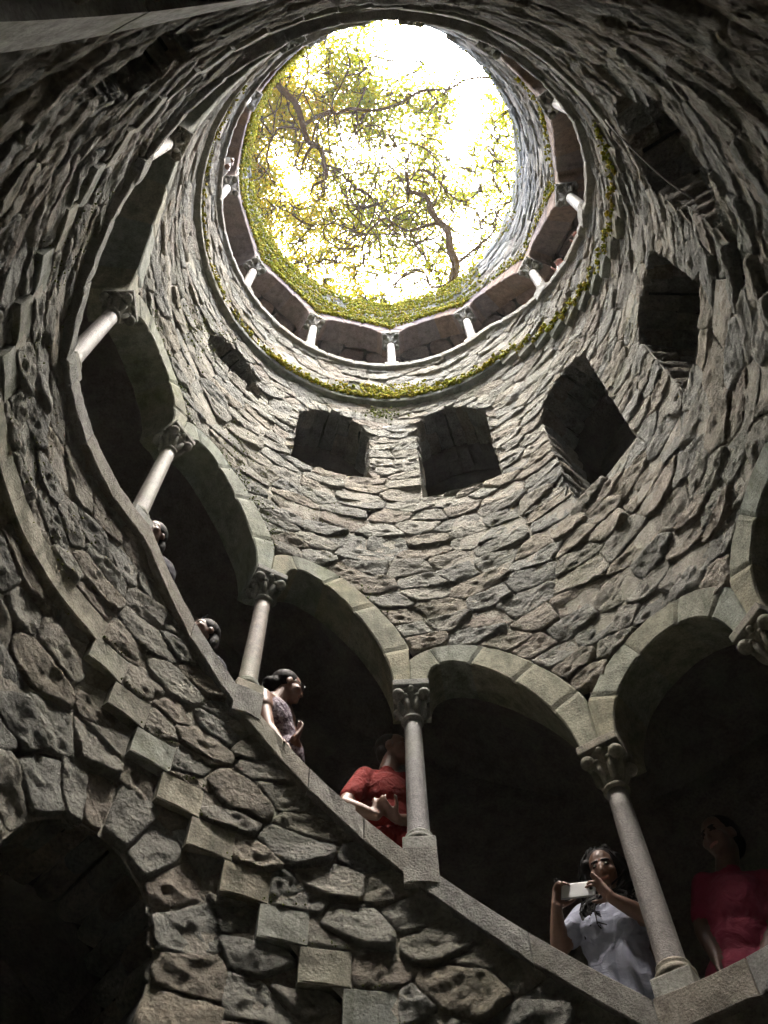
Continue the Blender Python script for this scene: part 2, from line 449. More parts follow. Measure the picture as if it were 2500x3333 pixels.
for i, (th, zz, poly) in enumerate(CELLS):
    reg = region(th, zz); q = [pix(P(degrees(p[0] / R), p[1])) for p in poly]; area = 0
    if all(q):
        area = abs(sum(q[k][0] * q[(k + 1) % len(q)][1] - q[(k + 1) % len(q)][0] * q[k][1] for k in range(len(q)))) / 2
        mx, my = sum(p[0] for p in q) / len(q), sum(p[1] for p in q) / len(q)
        if not (-60 < mx < IW + 60 and -60 < my < IH + 60): area = 0
    REG.setdefault(reg, []).append((area, i))
WALLS = {'low': ('rubble_wall', 'dark rough rubble wall under the lower stairs with a black archway'),
         'mid': ('rubble_wall', 'brown rubble wall ringed by arched niches between the two arcades'),
         'top': ('rubble_wall', 'mossy topmost ring of rubble wall framing the open sky'),
         'par1': ('stair_parapet', 'rubble parapet with grey coping along the lower stairs, people behind it'),
         'par2': ('stair_parapet', 'rubble parapet with thin coping round the topmost gallery')}
WOBJ = {}
for reg in ('low', 'mid', 'top', 'par1', 'par2'):
    nm, lab = WALLS[reg]; root = empty(nm); tag(root, lab, 'wall' if nm == 'rubble_wall' else 'parapet'); WOBJ[reg] = root
    lst = sorted(REG.get(reg, []), reverse=True); rest = MB(); mortar = MB()
    for rank, (area, i) in enumerate(lst):
        th, zz, poly = CELLS[i]; rec = recess(th, zz, reg)
        if th > 150 or th < -150: rec = max(rec, .06)
        H = random.Random(i).uniform(.018, .05) * (1.2 if reg == 'low' else 1)
        big = area > 500
        rings = [(.955, .9), (.86, 1), (.72, 1), (.57, 1), (.42, 1), (.27, 1), (.12, 1)] if big else [(.92, .95), (.55, 1.0)]
        mv = [P(degrees(p[0] / R), p[1], R + rec - .006 + .012 * noise.noise(Vector((p[0] * 4, p[1] * 4, 0)))) for p in poly]
        mortar.add(mv, [tuple(range(len(mv)))])
        poly = butt(poly)
        if not poly: continue
        sg = stone_geo(poly, i, H, 26 if big else 11, rings, wall_map(R, rec))
        if not sg: continue
        if rank < 300 and area > 40: mesh_obj('stone', sg[0], sg[1], MAT['rubble'], root, True, stone_tint(i))
        else: rest.add(sg[0], sg[1], stone_tint(i))
    if rest.v: rest.build('far_stones', MAT['rubble'], root)['kind'] = 'stuff'
    mortar.build('mortar', MAT['mortar'], root)
# ------------------------------------------------------------------ curved blocks of dressed stone
def tone(seed, base=(.26, .26, .22), amp=.2):
    rg = random.Random(seed); k = rg.uniform(1 - amp, 1 + amp); w = rg.uniform(-.02, .02)
    return (base[0] * k + w, base[1] * k, base[2] * k - w)
def arc_block(th0, th1, zlo, zhi, r0, r1, nseg=3, bev=.015, jag=.0, seed=0):
    """block bent to the wall; zlo and zhi are functions of angle"""
    v = []; f = []; nz = 3
    for i in range(nseg + 1):
        th = th0 + (th1 - th0) * i / nseg; e = bev if i in (0, nseg) else 0
        a, b = zlo(th), zhi(th)
        ring = [(r0 + bev, a), (r0 + e, a + bev), (r0 + e, (a + b) / 2), (r0 + e, b - bev), (r0 + bev, b), (r1, b), (r1, a)]
        for (r, z) in ring:
            j = jag * noise.noise(Vector((th * 1.3 + seed, z * 9, r * 3))) if jag else 0
            v.append(P(th, z + j * .6, r + j))
    m = 7
    for i in range(nseg):
        for k in range(m):
            a, b = i * m + k, i * m + (k + 1) % m; f.append((a, b, b + m, a + m))
    f.append(tuple(range(m))[::-1]); f.append(tuple(nseg * m + k for k in range(m)))
    return v, f
cst = lambda z: (lambda th: z)
# ------------------------------------------------------------------ steps and landings (each a slab through the gallery)
def flight(name, label):
    root = empty(name); tag(root, label, 'staircase', 'flights of the spiral stair'); return root
def to_th(t):
    th = -t
    while th < -180: th += 360
    return th
DEEP = R + 1.62
RB = R - .10
def slab(root, nm, t0, t1, zlow, seed, h=.27, RB=R - .03):
    n = max(2, int(abs(t1 - t0) / 3))
    v, f = arc_block(-t0, -t1, cst(zlow), cst(zlow + h), RB, DEEP, n, .012, .012, seed)
    return mesh_obj(nm, v, f, MAT['dressed'], root, False, tone(seed))
fl1 = flight('stair_flight', 'grey stepped stair blocks descending from the left landing to the lower right')
slab(fl1, 'landing', -110, -31.5, 1.76, 1)
for k in range(15):
    slab(fl1, 'step', 57.6 - 6.07 * k - 7.0, 57.6 - 6.07 * k, 5.93 - .283 * k, 20 + k)
slab(fl1, 'landing', 56.6, 97.5, 6.14, 2)
fl2 = flight('stair_flight', 'grey stepped stair blocks climbing the dark left side towards the top')
for k in range(14):
    slab(fl2, 'step', 96.9 + 6.1 * k, 96.9 + 6.1 * k + 6.9, 6.45 + .305 * k, 50 + k, .27, R - .025)
slab(fl2, 'landing', 181.5, 233, 10.58, 3)
fl3 = flight('stair_flight', 'thin saw-toothed stair blocks on the right under the topmost gallery')
for k in range(14):
    slab(fl3, 'step', 232 + 6.2 * k, 232 + 6.2 * k + 6.9, 10.9 + .305 * k, 80 + k, .2, R - .025)
slab(fl3, 'landing', 318.5, 420, 15.06, 4, .13); slab(fl3, 'landing', 420, 480, 15.06, 5, .13); slab(fl3, 'landing', 480, 536, 15.06, 6, .13)
# ------------------------------------------------------------------ coping stones along the parapets
def coping(root, t0, t1, seed, h):
    n = 0; t = t0
    rg = random.Random(seed)
    while t < t1 - .1:
        w = min(rg.uniform(9, 14), t1 - t)
        if t1 - t - w < 4: w = t1 - t
        zf = lambda th, t=t: rail(t + max(0, min(w, (-th - t) if abs(-th - t) < 60 else (-th - t))))
        a0, a1 = -t, -(t + w)
        def zt(th): return rail(-th)
        v, f = arc_block(a0 - .08, a1 + .08, lambda th: zt(th) - h, lambda th: zt(th), R - .11, R + .46, 9, .012, .015, seed + n)
        mesh_obj('coping_stone', v, f, MAT['coping'], root, False, tone(seed * 50 + n, (.33, .32, .29), .1))
        t += w; n += 1
coping(WOBJ['par1'], -100, -30, 1, .24); coping(WOBJ['par1'], -30, 57.6, 2, .24); coping(WOBJ['par1'], 57.6, 95.5, 3, .24); coping(WOBJ['par1'], 95.5, 183, 4, .24)
coping(WOBJ['par2'], 183, 233, 5, .17); coping(WOBJ['par2'], 233, 319, 6, .17); coping(WOBJ['par2'], 319, 536, 7, .17)
# inner skin of the parapets, seen from the gallery side
for key, t0, t1 in (('par1', -100, 183), ('par2', 183, 536)):
    v = []; f = []; n = int((t1 - t0) / 3)
    for i in range(n + 1):
        t = t0 + (t1 - t0) * i / n
        v += [P(-t, zb(t) + .1, R + .4), P(-t, rail(t) - .08, R + .4)]
        if i: f.append((2 * i - 2, 2 * i, 2 * i + 1, 2 * i - 1))
    mesh_obj('inner_face', v, f, MAT['mortar'], WOBJ[key], True)
# ------------------------------------------------------------------ columns
def lathe(prof, n=28):
    v = []; f = []
    for (r, z) in prof:
        for k in range(n): a = 2 * pi * k / n; v.append(Vector((r * cos(a), r * sin(a), z)))
    for i in range(len(prof) - 1):
        for k in range(n): a, b = i * n + k, i * n + (k + 1) % n; f.append((a, b, b + n, a + n))
    f.append(tuple(range(n))[::-1]); f.append(tuple((len(prof) - 1) * n + k for k in range(n)))
    return v, f
def box(x0, x1, y0, y1, z0, z1, b=.008):
    bm = bmesh.new(); bmesh.ops.create_cube(bm, size=1)
    for v in bm.verts: v.co = Vector(((x0 + x1) / 2 + v.co.x * (x1 - x0), (y0 + y1) / 2 + v.co.y * (y1 - y0), (z0 + z1) / 2 + v.co.z * (z1 - z0)))
    bmesh.ops.bevel(bm, geom=list(bm.edges), offset=b, segments=2, affect='EDGES', profile=.6)
    vs_ = [v.co.copy() for v in bm.verts]; bm.verts.index_update(); fs = [[v.index for v in fc.verts] for fc in bm.faces]; bm.free(); return vs_, fs
def ball(c, r, n=12, m=8, sq=(1, 1, 1)):
    v = [Vector((c[0], c[1], c[2] - r * sq[2]))]; f = []
    for i in range(1, m):
        p = -pi / 2 + pi * i / m
        for k in range(n): a = 2 * pi * k / n; v.append(Vector((c[0] + r * sq[0] * cos(p) * cos(a), c[1] + r * sq[1] * cos(p) * sin(a), c[2] + r * sq[2] * sin(p))))
    v.append(Vector((c[0], c[1], c[2] + r * sq[2])))
    for k in range(n): f.append((0, 1 + (k + 1) % n, 1 + k))
    for i in range(m - 2):
        for k in range(n): a, b = 1 + i * n + k, 1 + i * n + (k + 1) % n; f.append((a, b, b + n, a + n))
    e = len(v) - 1
    for k in range(n): f.append((e, 1 + (m - 2) * n + k, 1 + (m - 2) * n + (k + 1) % n))
    return v, f
CR = R + .04
def column(t, H, label, seed, slope):
    th = -t; z0 = rail(t); base = P(th, z0, CR)
    q = Matrix.Rotation(-radians(th), 3, 'Z')       # local y points outwards, x along the wall
    root = empty('stone_column'); tag(root, label, 'column', 'arcade columns')
    def put(nm, geo, mat, tn, par=root, smooth=True):
        v, f = geo; return mesh_obj(nm, [base + q @ (p * K) for p in v], f, mat, par, smooth, tn)
    tn = tone(seed, (.165, .145, .128) if t < 183 else (.10, .093, .085), .12); td = tone(seed + 1, (.25, .245, .215), .08)  # upper shafts coloured darker to offset the strong light from above
    if slope:                                       # levelling block let into the sloping coping
        v, f = arc_block(th + 2.65, th - 2.65, cst(rail(t - 3) - .06), cst(rail(t + 2.6)), R - .125, R + .47, 3, .012, .012, seed)
        mesh_obj('levelling_block', v, f, MAT['coping'], root, False, tone(seed + 2, (.33, .32, .29), .08)); lift = rail(t + 2.6) - z0
    else: lift = 0
    H0 = H
    put('plinth', box(-.135, .135, -.135, .135, lift - .01, lift + .13, .012), MAT['dressed'], tone(seed + 3, (.31, .30, .265), .06), smooth=False)
    lift += .03
    zn = H0 - .46
    put('base_ring', lathe([(.125, lift + .1), (.135, lift + .12), (.135, lift + .145), (.118, lift + .165), (.108, lift + .175), (.115, lift + .19), (.112, lift + .205), (.1, lift + .215)]), MAT['dressed'], td)
    prof = [(.096, lift + .21)] + [(.094 - .012 * k / 8, lift + .22 + (zn - lift - .22) * k / 8) for k in range(9)]
    put('shaft', lathe(prof), MAT['granite'], tn)
    put('neck_ring', lathe([(.085, zn - .005), (.104, zn + .005), (.108, zn + .02), (.104, zn + .035), (.085, zn + .045)]), MAT['dressed'], td)
    cap = put('capital', lathe([(.088, zn + .04), (.092, zn + .12), (.105, zn + .2), (.13, zn + .28), (.15, zn + .34), (.15, zn + .37)]), MAT['dressed'], td)
    for sx in (-1, 1):
        for sy in (-1, 1):
            v, f = ball((sx * .125, sy * .125, zn + .29), .062, 14, 10, (1, 1, .95))
            put('volute', (v, f), MAT['dressed'], td, cap)
    for a in range(8):                              # carved leaves hugging the bell
        an = a * pi / 4 + pi / 8; rr_ = .105; tip = .142
        v, f = ball((0, 0, 0), .05, 10, 8, (.55, .85, 2.1)); rot = Matrix.Rotation(an - pi / 2, 3, 'Z') @ Matrix.Rotation(-.28, 3, 'X')
        put('leaf', ([rot @ p + Vector((rr_ * cos(an), rr_ * sin(an), zn + .17)) for p in v], f), MAT['dressed'], td, cap)
        v, f = ball((tip * cos(an), tip * sin(an), zn + .262), .026, 8, 6); put('leaf_tip', (v, f), MAT['dressed'], td, cap)
    for a in range(4):
        d = q.col[0]; v, f = ball((.15 * cos(a * pi / 2), .15 * sin(a * pi / 2), zn + .345), .033, 10, 8); put('bud', (v, f), MAT['dressed'], td, cap)
    put('abacus', box(-.178, .178, -.178, .178, zn + .375, zn + .46, .01), MAT['dressed'], td, smooth=False)
LAB1 = ['lower arcade column beyond the right edge of the view',
        'rightmost column of the lower arcade, only its capital showing at the frame edge',
        'leaning lower right column between the blue smock and the maroon shirt',
        'lower column right beside the person in the red t-shirt',
        'column with its foot beside the woman in the patterned top',
        'column at the upper end of the lower left stairs, above the peeping head',
        'bright column highest on the left landing of the lower arcade',
        'pale column stub in the dark upper left gallery',
        'column deep in the dark upper left stairs behind the pale stub']
LAB2 = ['column hidden high in the back gallery near the top edge', 'second column high in the back gallery near the top edge',
        'short pale column at the upper right of the top gallery', 'slanted pale column right of the opening, above the white phone',
        'column of the top gallery left of the raised hand', 'slim column right of the bottom centre of the top gallery',
        'column at the very bottom of the top gallery ring', 'slim column left of the bottom centre of the top gallery',
        'column of the top gallery at the lower left of the opening', 'pale column left of the opening below the white sleeve',
        'column end high on the left of the top gallery under the leaves', 'column far round the top gallery at the upper left']
for i, (t, H) in enumerate(TCOL):
    lab = (LAB1 + LAB2)[i]; sl = abs(rail(t + 2.6) - rail(t - 2.6)) > .15
    column(t, H, lab, 200 + i * 7, sl)
# ------------------------------------------------------------------ arches of dressed voussoirs
LABA = ['lower arcade arch beyond the right edge, only its haunch in view',
        'dressed stone arch at the far right over the maroon shirt', 'dressed stone arch over the woman with the white phone',
        'dressed stone arch over the red t-shirt', 'dressed stone arch over the two peeping heads', 'dressed arch over the left landing, a bright column at its far end',
        'long slanted arch rising along the dark upper left', 'dark arch beyond the pale column stub at upper left', 'hidden arch at the back of the shaft where the lower arcade goes on',
        'arch at the back of the shaft on the upper landing', 'arch at the back of the shaft before the right stairs', 'arch above the short pale column at upper right',
        'brown arch above the white phone on the right', 'arch above the raised hand on the right', 'top gallery arch right of bottom centre, red stones behind',
        'top gallery arch left of bottom centre', 'top gallery arch at the lower left of the opening', 'top gallery arch left, above the white sleeve',
        'top gallery arch at upper left beside the leaves', 'top gallery arch farthest round at the upper left']
for i, (inn, out) in enumerate(ARCH):
    root = empty('stone_arch'); tag(root, LABA[i], 'arch', 'arches of the spiral arcades')
    n = len(inn) - 1; nv = 5 if i != 5 else 6; rg = random.Random(900 + i)
    cuts = [0] + [int(round(n * (k + rg.uniform(-.12, .12)) / nv)) for k in range(1, nv)] + [n]
    for a, b in zip(cuts[:-1], cuts[1:]):
        v = []; f = []; m = 8
        for k in range(a, b + 1):
            e = .012 if k in (a, b) else 0
            (ti, zi), (to, zo) = inn[k], out[k]
            if k in (a, b):                         # open the joint a little
                kk = k + 1 if k == a else k - 1; w = .03
                ti, zi = ti + (inn[kk][0] - ti) * w, zi + (inn[kk][1] - zi) * w
                if not (k in (0, n)): to, zo = to + (out[kk][0] - to) * w, zo + (out[kk][1] - zo) * w
            tm, zm = (ti + to) / 2, (zi + zo) / 2
            rf = R - .045
            for (t_, z_, r_) in ((ti, zi, rf + .015), (ti * .94 + to * .06, zi * .94 + zo * .06, rf + e), (tm, zm, rf + e), (ti * .06 + to * .94, zi * .06 + zo * .94, rf + e), (to, zo, rf + .02), (to, zo, R + .42), (tm, zm, R + .44), (ti, zi, R + .44)):
                v.append(P(-t_, z_ + .004 * noise.noise(Vector((t_, z_ * 5, 0))), r_ + .012 * noise.noise(Vector((t_ * .4, z_ * 3, r_)))))
        L = b - a
        for k in range(L):
            for j in range(m):
                p, q_ = k * m + j, k * m + (j + 1) % m; f.append((p, q_, q_ + m, p + m))
        f.append(tuple(range(m))[::-1]); f.append(tuple(L * m + j for j in range(m)))
        mesh_obj('voussoir', v, f, MAT['dressed'] if i < 10 else MAT['brownstone'], root, False, tone(950 + i * 10 + a, (.235, .243, .19) if i < 10 else (.235, .175, .145), .06))
# ------------------------------------------------------------------ gallery behind the arcades: ceiling, back wall
gal = empty('gallery_ceiling'); tag(gal, None, None, None, 'structure')
v = []; f = []
ts = np.arange(-110, 541, 4)
for i, t in enumerate(ts):
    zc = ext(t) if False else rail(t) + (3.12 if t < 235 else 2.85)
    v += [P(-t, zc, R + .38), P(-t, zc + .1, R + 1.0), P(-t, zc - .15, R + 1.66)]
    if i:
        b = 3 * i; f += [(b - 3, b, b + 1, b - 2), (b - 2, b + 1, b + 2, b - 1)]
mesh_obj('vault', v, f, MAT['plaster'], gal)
v = []; f = []
for i, t in enumerate(ts):                          # masonry over the arches, gallery side
    z1 = rail(t) + (3.16 if t < 235 else 2.9)
    v += [P(-t, ext(t) - .02, R + .43), P(-t, max(z1, ext(t)), R + .43)]
    if i: b = 2 * i; f.append((b - 2, b, b + 1, b - 1))
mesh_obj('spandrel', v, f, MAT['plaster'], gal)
bw = empty('gallery_back_wall'); tag(bw, 'dark plastered wall at the back of the galleries, seen through the arches', 'wall')
# rubble vault of the upper gallery, lit from the opening: fieldstones over the unrolled ceiling
vt = empty('rubble_vault'); tag(vt, 'red-brown fieldstone ceiling of the topmost gallery', 'ceiling')
rg = random.Random(5); sites2 = []
y = .36
while y < 1.9:
    a = radians(-128) * R + rg.uniform(0, .4)
    while a < radians(134) * R: sites2.append((a + rg.uniform(-.13, .13), y + rg.uniform(-.09, .09))); a += rg.uniform(.38, .62)
    y += rg.uniform(.30, .42)
S2 = np.array(sites2); rest = MB(); nst = 0
def vault_map(X, Z, h):
    th = degrees(X / R); return P(th, rail(360 - th) + 2.74 + .12 * sin((Z - .4) / 1.2 * pi) - h, R + Z)
for i, (x, y) in enumerate(S2):
    d = np.hypot(S2[:, 0] - x, S2[:, 1] - y); idx = np.argsort(d)[1:20]; poly = [(x - .6, y - .5), (x + .6, y - .5), (x + .6, y + .5), (x - .6, y + .5)]
    for j in idx:
        qx, qy = S2[j]; poly = clip(poly, qx - x, qy - y, (qx * qx + qy * qy - x * x - y * y) / 2)
    poly = clip(poly, 0, -1, -.45)
    if len(poly) < 3: continue
    sg = stone_geo(poly, 7000 + i, .05, 14, [(.93, .8), (.6, 1.0)], vault_map, .02, .35)
    if not sg: continue
    cc = rg.choice([(.33, .235, .195), (.30, .22, .19), (.36, .255, .205), (.27, .215, .19)]); k = rg.uniform(.8, 1.15); cc = tuple(x_ * k for x_ in cc)
    if nst < 280: mesh_obj('stone', sg[0], sg[1], MAT['back'], vt, True, cc); nst += 1
    else: rest.add(sg[0], sg[1], cc)
if rest.v: rest.build('far_stones', MAT['back'], vt)['kind'] = 'stuff'
v = []; f = []; nth = 72; zs = np.arange(-2.4, 21.6, .8)
for j, z in enumerate(zs):
    for i in range(nth): v.append(P(i * 360 / nth, z, R + 1.6 + .04 * noise.noise(Vector((i * .9, z * 2, 0)))))
for j in range(len(zs) - 1):
    for i in range(nth): a, b = j * nth + i, j * nth + (i + 1) % nth; f.append((a, b, b + nth, a + nth))
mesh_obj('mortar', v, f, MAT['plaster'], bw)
# ------------------------------------------------------------------ niches and doorway: stones lining the openings
LABW = ['small slanted niche at the left, half lost in the mossy wall', 'arched niche left of centre with a mossy sill', 'arched niche right of centre under the moss ledge',
        'diamond-looking tall niche at the right of centre', 'dark niche at the far right, lower of the right-hand pair', 'dark niche at the upper right with a hanging root',
        'long dark slit of a niche at the upper left', 'narrow slanted opening in the topmost wall at the right']
def lining(root, outline, r0, r1, skip_bottom=False, seed=0, size=.36):
    pts = []
    m = len(outline)
    for i in range(m):
        p, q = outline[i], outline[(i + 1) % m]; L = sqrt((radians(q[0] - p[0]) * R) ** 2 + (q[1] - p[1]) ** 2); k = max(1, int(round(L / size)))
        for j in range(k): pts.append((p[0] + (q[0] - p[0]) * j / k, p[1] + (q[1] - p[1]) * j / k))
    cx = sum(p[0] for p in pts) / len(pts); cz = sum(p[1] for p in pts) / len(pts); rg = random.Random(seed)
    n = len(pts)
    for i in range(n):
        p, q = pts[i], pts[(i + 1) % n]
        if skip_bottom and max(p[1], q[1]) < -1.5: continue
        dx, dz = radians(q[0] - p[0]) * R, q[1] - p[1]; l = sqrt(dx * dx + dz * dz)
        if l < .02: continue
        nx, nz = dz / l, -dx / l                       # outwards
        if nx * radians(p[0] - cx) * R + nz * (p[1] - cz) < 0: nx, nz = -nx, -nz
        rm = r0 + (r1 - r0) * rg.uniform(.35, .65)
        for ra, rb in ((r0, rm), (rm + .012, r1)):
         off = rg.uniform(-.015, .015); v = []; f = []; nr = 3; ns_ = 4; j0 = rg.uniform(-.03, .04) * (ra == r0)
         for a in range(nr + 1):
             r = ra + j0 * (a == 0) + (rb - ra) * a / nr
             for b in range(ns_ + 1):
                 s = .03 + .94 * b / ns_; edge = .03 if b in (0, ns_) else 0
                 bul = -off - .03 * sin(pi * s) + edge + .03 * noise.noise(Vector((p[0] * .3 + s * 2, p[1] + s * 3, r * 3))) + (.03 if a == 0 else 0)
                 x = p[0] + (q[0] - p[0]) * s + degrees(nx * bul / R); z = p[1] + dz * s + nz * bul
                 v.append(P(x, z, r))
         for a in range(nr):
             for b in range(ns_): k = a * (ns_ + 1) + b; f.append((k, k + 1, k + ns_ + 2, k + ns_ + 1))
         base = len(v)
         for b in (0, ns_):
             s = .03 + .94 * b / ns_
             for r in (ra + .02, rb): v.append(P(p[0] + (q[0] - p[0]) * s + degrees(nx * .16 / R), p[1] + dz * s + nz * .16, r))
         e = ns_ + 1; f += [(0, base, base + 2, ns_), (0, nr * e, base + 1, base), (ns_, base + 2, base + 3, nr * e + ns_)]
         # the front strip is a fan so that it closes on the middle points
         f[-3] = (0,) + tuple(range(1, ns_ + 1)) + (base + 2, base)
         mesh_obj('lining_stone', v, f, MAT['rubble'], root, True, tuple(c * .95 for c in stone_tint(seed * 100 + i * 2 + (ra != r0))))
for i, w in enumerate(WIN):
    root = empty('wall_niche' if i < 7 else 'wall_opening'); tag(root, LABW[i], 'niche' if i < 7 else 'opening', 'arched niches in the shaft wall' if i < 7 else None)
    lining(root, w, R + (.02 if i != 7 else -.02), R + .75, False, 40 + i)
    v = [P(a, z, R + .74) for a, z in w] + [P(a, z, R + 1.3) for a, z in w]; n = len(w)
    f = [(k, (k + 1) % n, n + (k + 1) % n, n + k) for k in range(n)]; f.append(tuple(range(n, 2 * n)))
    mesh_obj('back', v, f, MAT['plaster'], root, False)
root = empty('doorway'); tag(root, 'black arched doorway framed by rough stones at the lower left', 'doorway')
lining(root, DOOR, R + .08, R + .8, True, 60, .42)
v = [P(a, z, R + .79) for a, z in DOOR] + [P(a, z, R + 1.58) for a, z in DOOR]; n = len(DOOR)
f = [(k, (k + 1) % n, n + (k + 1) % n, n + k) for k in range(n)]; f.append(tuple(range(n, 2 * n)))
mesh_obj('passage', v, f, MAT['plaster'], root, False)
# the arch over the photographer's own doorway: only a corner of its band shows at the upper left
root = empty('doorway_arch'); tag(root, 'smooth grey arch band cut by the upper left corner', 'arch')
for a in range(0, 20, 4):
    v = []; f = []
    for k in range(a, a + 5):
        e = .03 * (k == a) - .03 * (k == a + 4); c_, s_ = cos(pi * (k + e) / 20), sin(pi * (k + e) / 20)
        for (h, r) in ((0, R - .03), (.12, R - .03), (.24, R - .03), (.24, R + .3), (0, R + .5)):
            v.append(P(185 + (15 + degrees(h / R) * 1.0) * c_, 1.5 + (3.3 + h) * s_, r))
    for k in range(4):
        for j in range(5): p, q_ = k * 5 + j, k * 5 + (j + 1) % 5; f.append((p, q_, q_ + 5, p + 5))
    f.append((4, 3, 2, 1, 0)); f.append(tuple(20 + j for j in range(5)))
    mesh_obj('voussoir', v, f, MAT['dressed'], root, False, tone(3000 + a, (.36, .36, .33), .06))
# ------------------------------------------------------------------ floor of the shaft and ground outside
v = [P(i * 5, -2.35, R + 1.7) for i in range(72)]; o = mesh_obj('floor', v, [tuple(range(72))], MAT['mortar'], None, False); tag(o, None, None, None, 'structure')
v = []; f = []; rr = [R + .3, R + .8, R + 2, R + 6, 40, 120, 400]
for j, r in enumerate(rr):
    for i in range(72): v.append(P(i * 5, 21.0 + (.25 if j == 1 else 0) - (1.2 if j == 3 else 2 if j > 3 else 0) + .3 * noise.noise(Vector((i * .3, j, 0))) * (j > 1), r))
for j in range(len(rr) - 1):
    for i in range(72): a, b = j * 72 + i, j * 72 + (i + 1) % 72; f.append((a, b, b + 72, a + 72))
o = mesh_obj('ground', v, f, MAT['earth'], None, True); tag(o, None, None, None, 'structure')
# rim top: closes the wall between its face and the ground
v = []; f = []
for i in range(121):
    th = -180 + i * 3; v += [P(th, rim(th) - .1, R + .02), P(th, rim(th) - .05, R + .3), P(th, 20.9, R + .42)]
    if i: b = 3 * i; f += [(b - 3, b, b + 1, b - 2), (b - 2, b + 1, b + 2, b - 1)]
mesh_obj('wall_cap', v, f, MAT['mortar'], WOBJ['top'])
# ------------------------------------------------------------------ moss: little cushions strung along ledges, joints and sills
OCT = [(1, 0, 0), (-1, 0, 0), (0, 1, 0), (0, -1, 0), (0, 0, 1), (0, 0, -1)]
OCF = [(0, 2, 4), (2, 1, 4), (1, 3, 4), (3, 0, 4), (2, 0, 5), (1, 2, 5), (3, 1, 5), (0, 3, 5)]
mrg = random.Random(77)
MCOL = [(.28, .275, .018), (.24, .25, .018), (.33, .295, .02), (.18, .21, .018), (.34, .265, .03)]
def tuft(mb, th, z, r, s, cols=MCOL):
    c = P(th, z, r); q = Matrix.Rotation(mrg.uniform(0, 6.28), 3, Vector((mrg.uniform(-1, 1), mrg.uniform(-1, 1), mrg.uniform(-1, 1))).normalized())
    sx = [s * K * mrg.uniform(.6, 1.4) for _ in range(3)]; k = mrg.uniform(.7, 1.25); cc = mrg.choice(cols)
    mb.add([c + q @ Vector((a * sx[0], b * sx[1], d * sx[2])) for a, b, d in OCT], OCF, tuple(x * k for x in cc))
def rope(mb, pts, step, s, jz=.02, r=R - .06, dens=lambda th: 1.0, cols=MCOL):
    for (t0, z0), (t1, z1) in zip(pts[:-1], pts[1:]):
        L = sqrt((radians(t1 - t0) * R) ** 2 + (z1 - z0) ** 2); n = max(1, int(L / step))
        for k in range(n):
            f = mrg.random(); th = t0 + (t1 - t0) * f
            if mrg.random() > dens(th): continue
            tuft(mb, th, z0 + (z1 - z0) * f + mrg.gauss(0, jz), r + mrg.uniform(-.02, .03), s * mrg.uniform(.5, 1.5), cols)
def moss_obj(name, label, mb):
    o = mb.build(name, MAT['moss']); tag(o, label, 'moss', None, 'stuff'); return o
# upper ring: wandering strings along the courses
mb = MB()
for k in range(13):
    z0 = 19.35 + k * .18; pts = []
    for th in range(-150, 48, 4):
        zz = z0 + .13 * noise.noise(Vector((th * .07, k * 1.7, 0))) + .05 * noise.noise(Vector((th * .3, k, 3)))
        zz = max(zz, ext(360 - th if th > -176 else 0) + .03 + .03 * (k % 3)); pts.append((th, min(zz, rim(th) - .02)))
    rope(mb, pts, .010, .025, .012, R - .085, lambda th, k=k: (.9 if -70 < th < 35 else .42) * (1 if noise.noise(Vector((th * .06, k * .6, 9))) > -.3 else .12))
for th in range(-120, 40, 2):                      # cushions over the arch crowns
    for k in range(10): tuft(mb, th + mrg.uniform(-1, 1), ext(360 - th) + mrg.uniform(-.06, .28), R - .06 + mrg.uniform(-.03, .02), mrg.uniform(.015, .04))
moss_obj('wall_moss', 'thick yellow-green moss strings on the topmost wall at left and centre', mb)
mb = MB()
for k in range(5):                                  # right side: a few strings only
    pts = [(th, (ext(360 - th) + .04 + k * .12 + .1 * noise.noise(Vector((th * .08, k, 5))))) for th in range(40, 138, 3)]
    rope(mb, pts, .03, .022, .02, R - .055, lambda th, k=k: .8 if k < 2 else (.5 if noise.noise(Vector((th * .08, k, 2))) > .05 else .03))
for k in range(6):
    pts = [(th, 20.6 + k * .16 + .12 * noise.noise(Vector((th * .07, k, 8)))) for th in range(60, 150, 4)]
    rope(mb, pts, .04, .022, .03, R - .05, lambda th, k=k: .5 if noise.noise(Vector((th * .09, k, 4))) > -.05 else .05, MCOL + [(.25, .16, .04)])
moss_obj('wall_moss', 'thin moss strings climbing the topmost wall on the right', mb)
mb = MB()
for k in range(5):                                  # the moss ledge of the top gallery
    pts = [(th, 15.23 + .02 * k + .05 * noise.noise(Vector((th * .1, k, 1)))) for th in range(-135, 43, 3)]
    rope(mb, pts, .017, .02, .035, R - .07 + .02 * k, lambda th: (1.0 if -50 < th < 42 else .45) * (1 if noise.noise(Vector((th * .13, 0, 4))) > -.15 else .25))
for th in np.arange(-45, 40, .35):                  # thicker tongues at the near side of the ring
    for k in range(2): tuft(mb, th, 15.15 + abs(mrg.gauss(0, .16)) * (1.2 if abs(th) < 22 else .6), R - .07 + mrg.uniform(-.03, .03), mrg.uniform(.015, .04))
for th in np.arange(-10, 14, .3):
    for k in range(3): tuft(mb, th, 15.3 + mrg.uniform(0, .55), R - .06, mrg.uniform(.012, .03))
for k in range(14):                                 # on the saw-toothed steps
    ta = 232 + 6.2 * k
    pts = [(-ta + 360 - 7, 11.14 + .305 * k), (-ta + 360, 11.14 + .305 * k)]
    for j in range(2): rope(mb, pts, .014, .024, .03, R - .07 + .02 * j, lambda th: .9 if th < 80 else .55)
moss_obj('ledge_moss', 'bright green moss cushions lining the ledge under the top gallery', mb)
mb = MB()
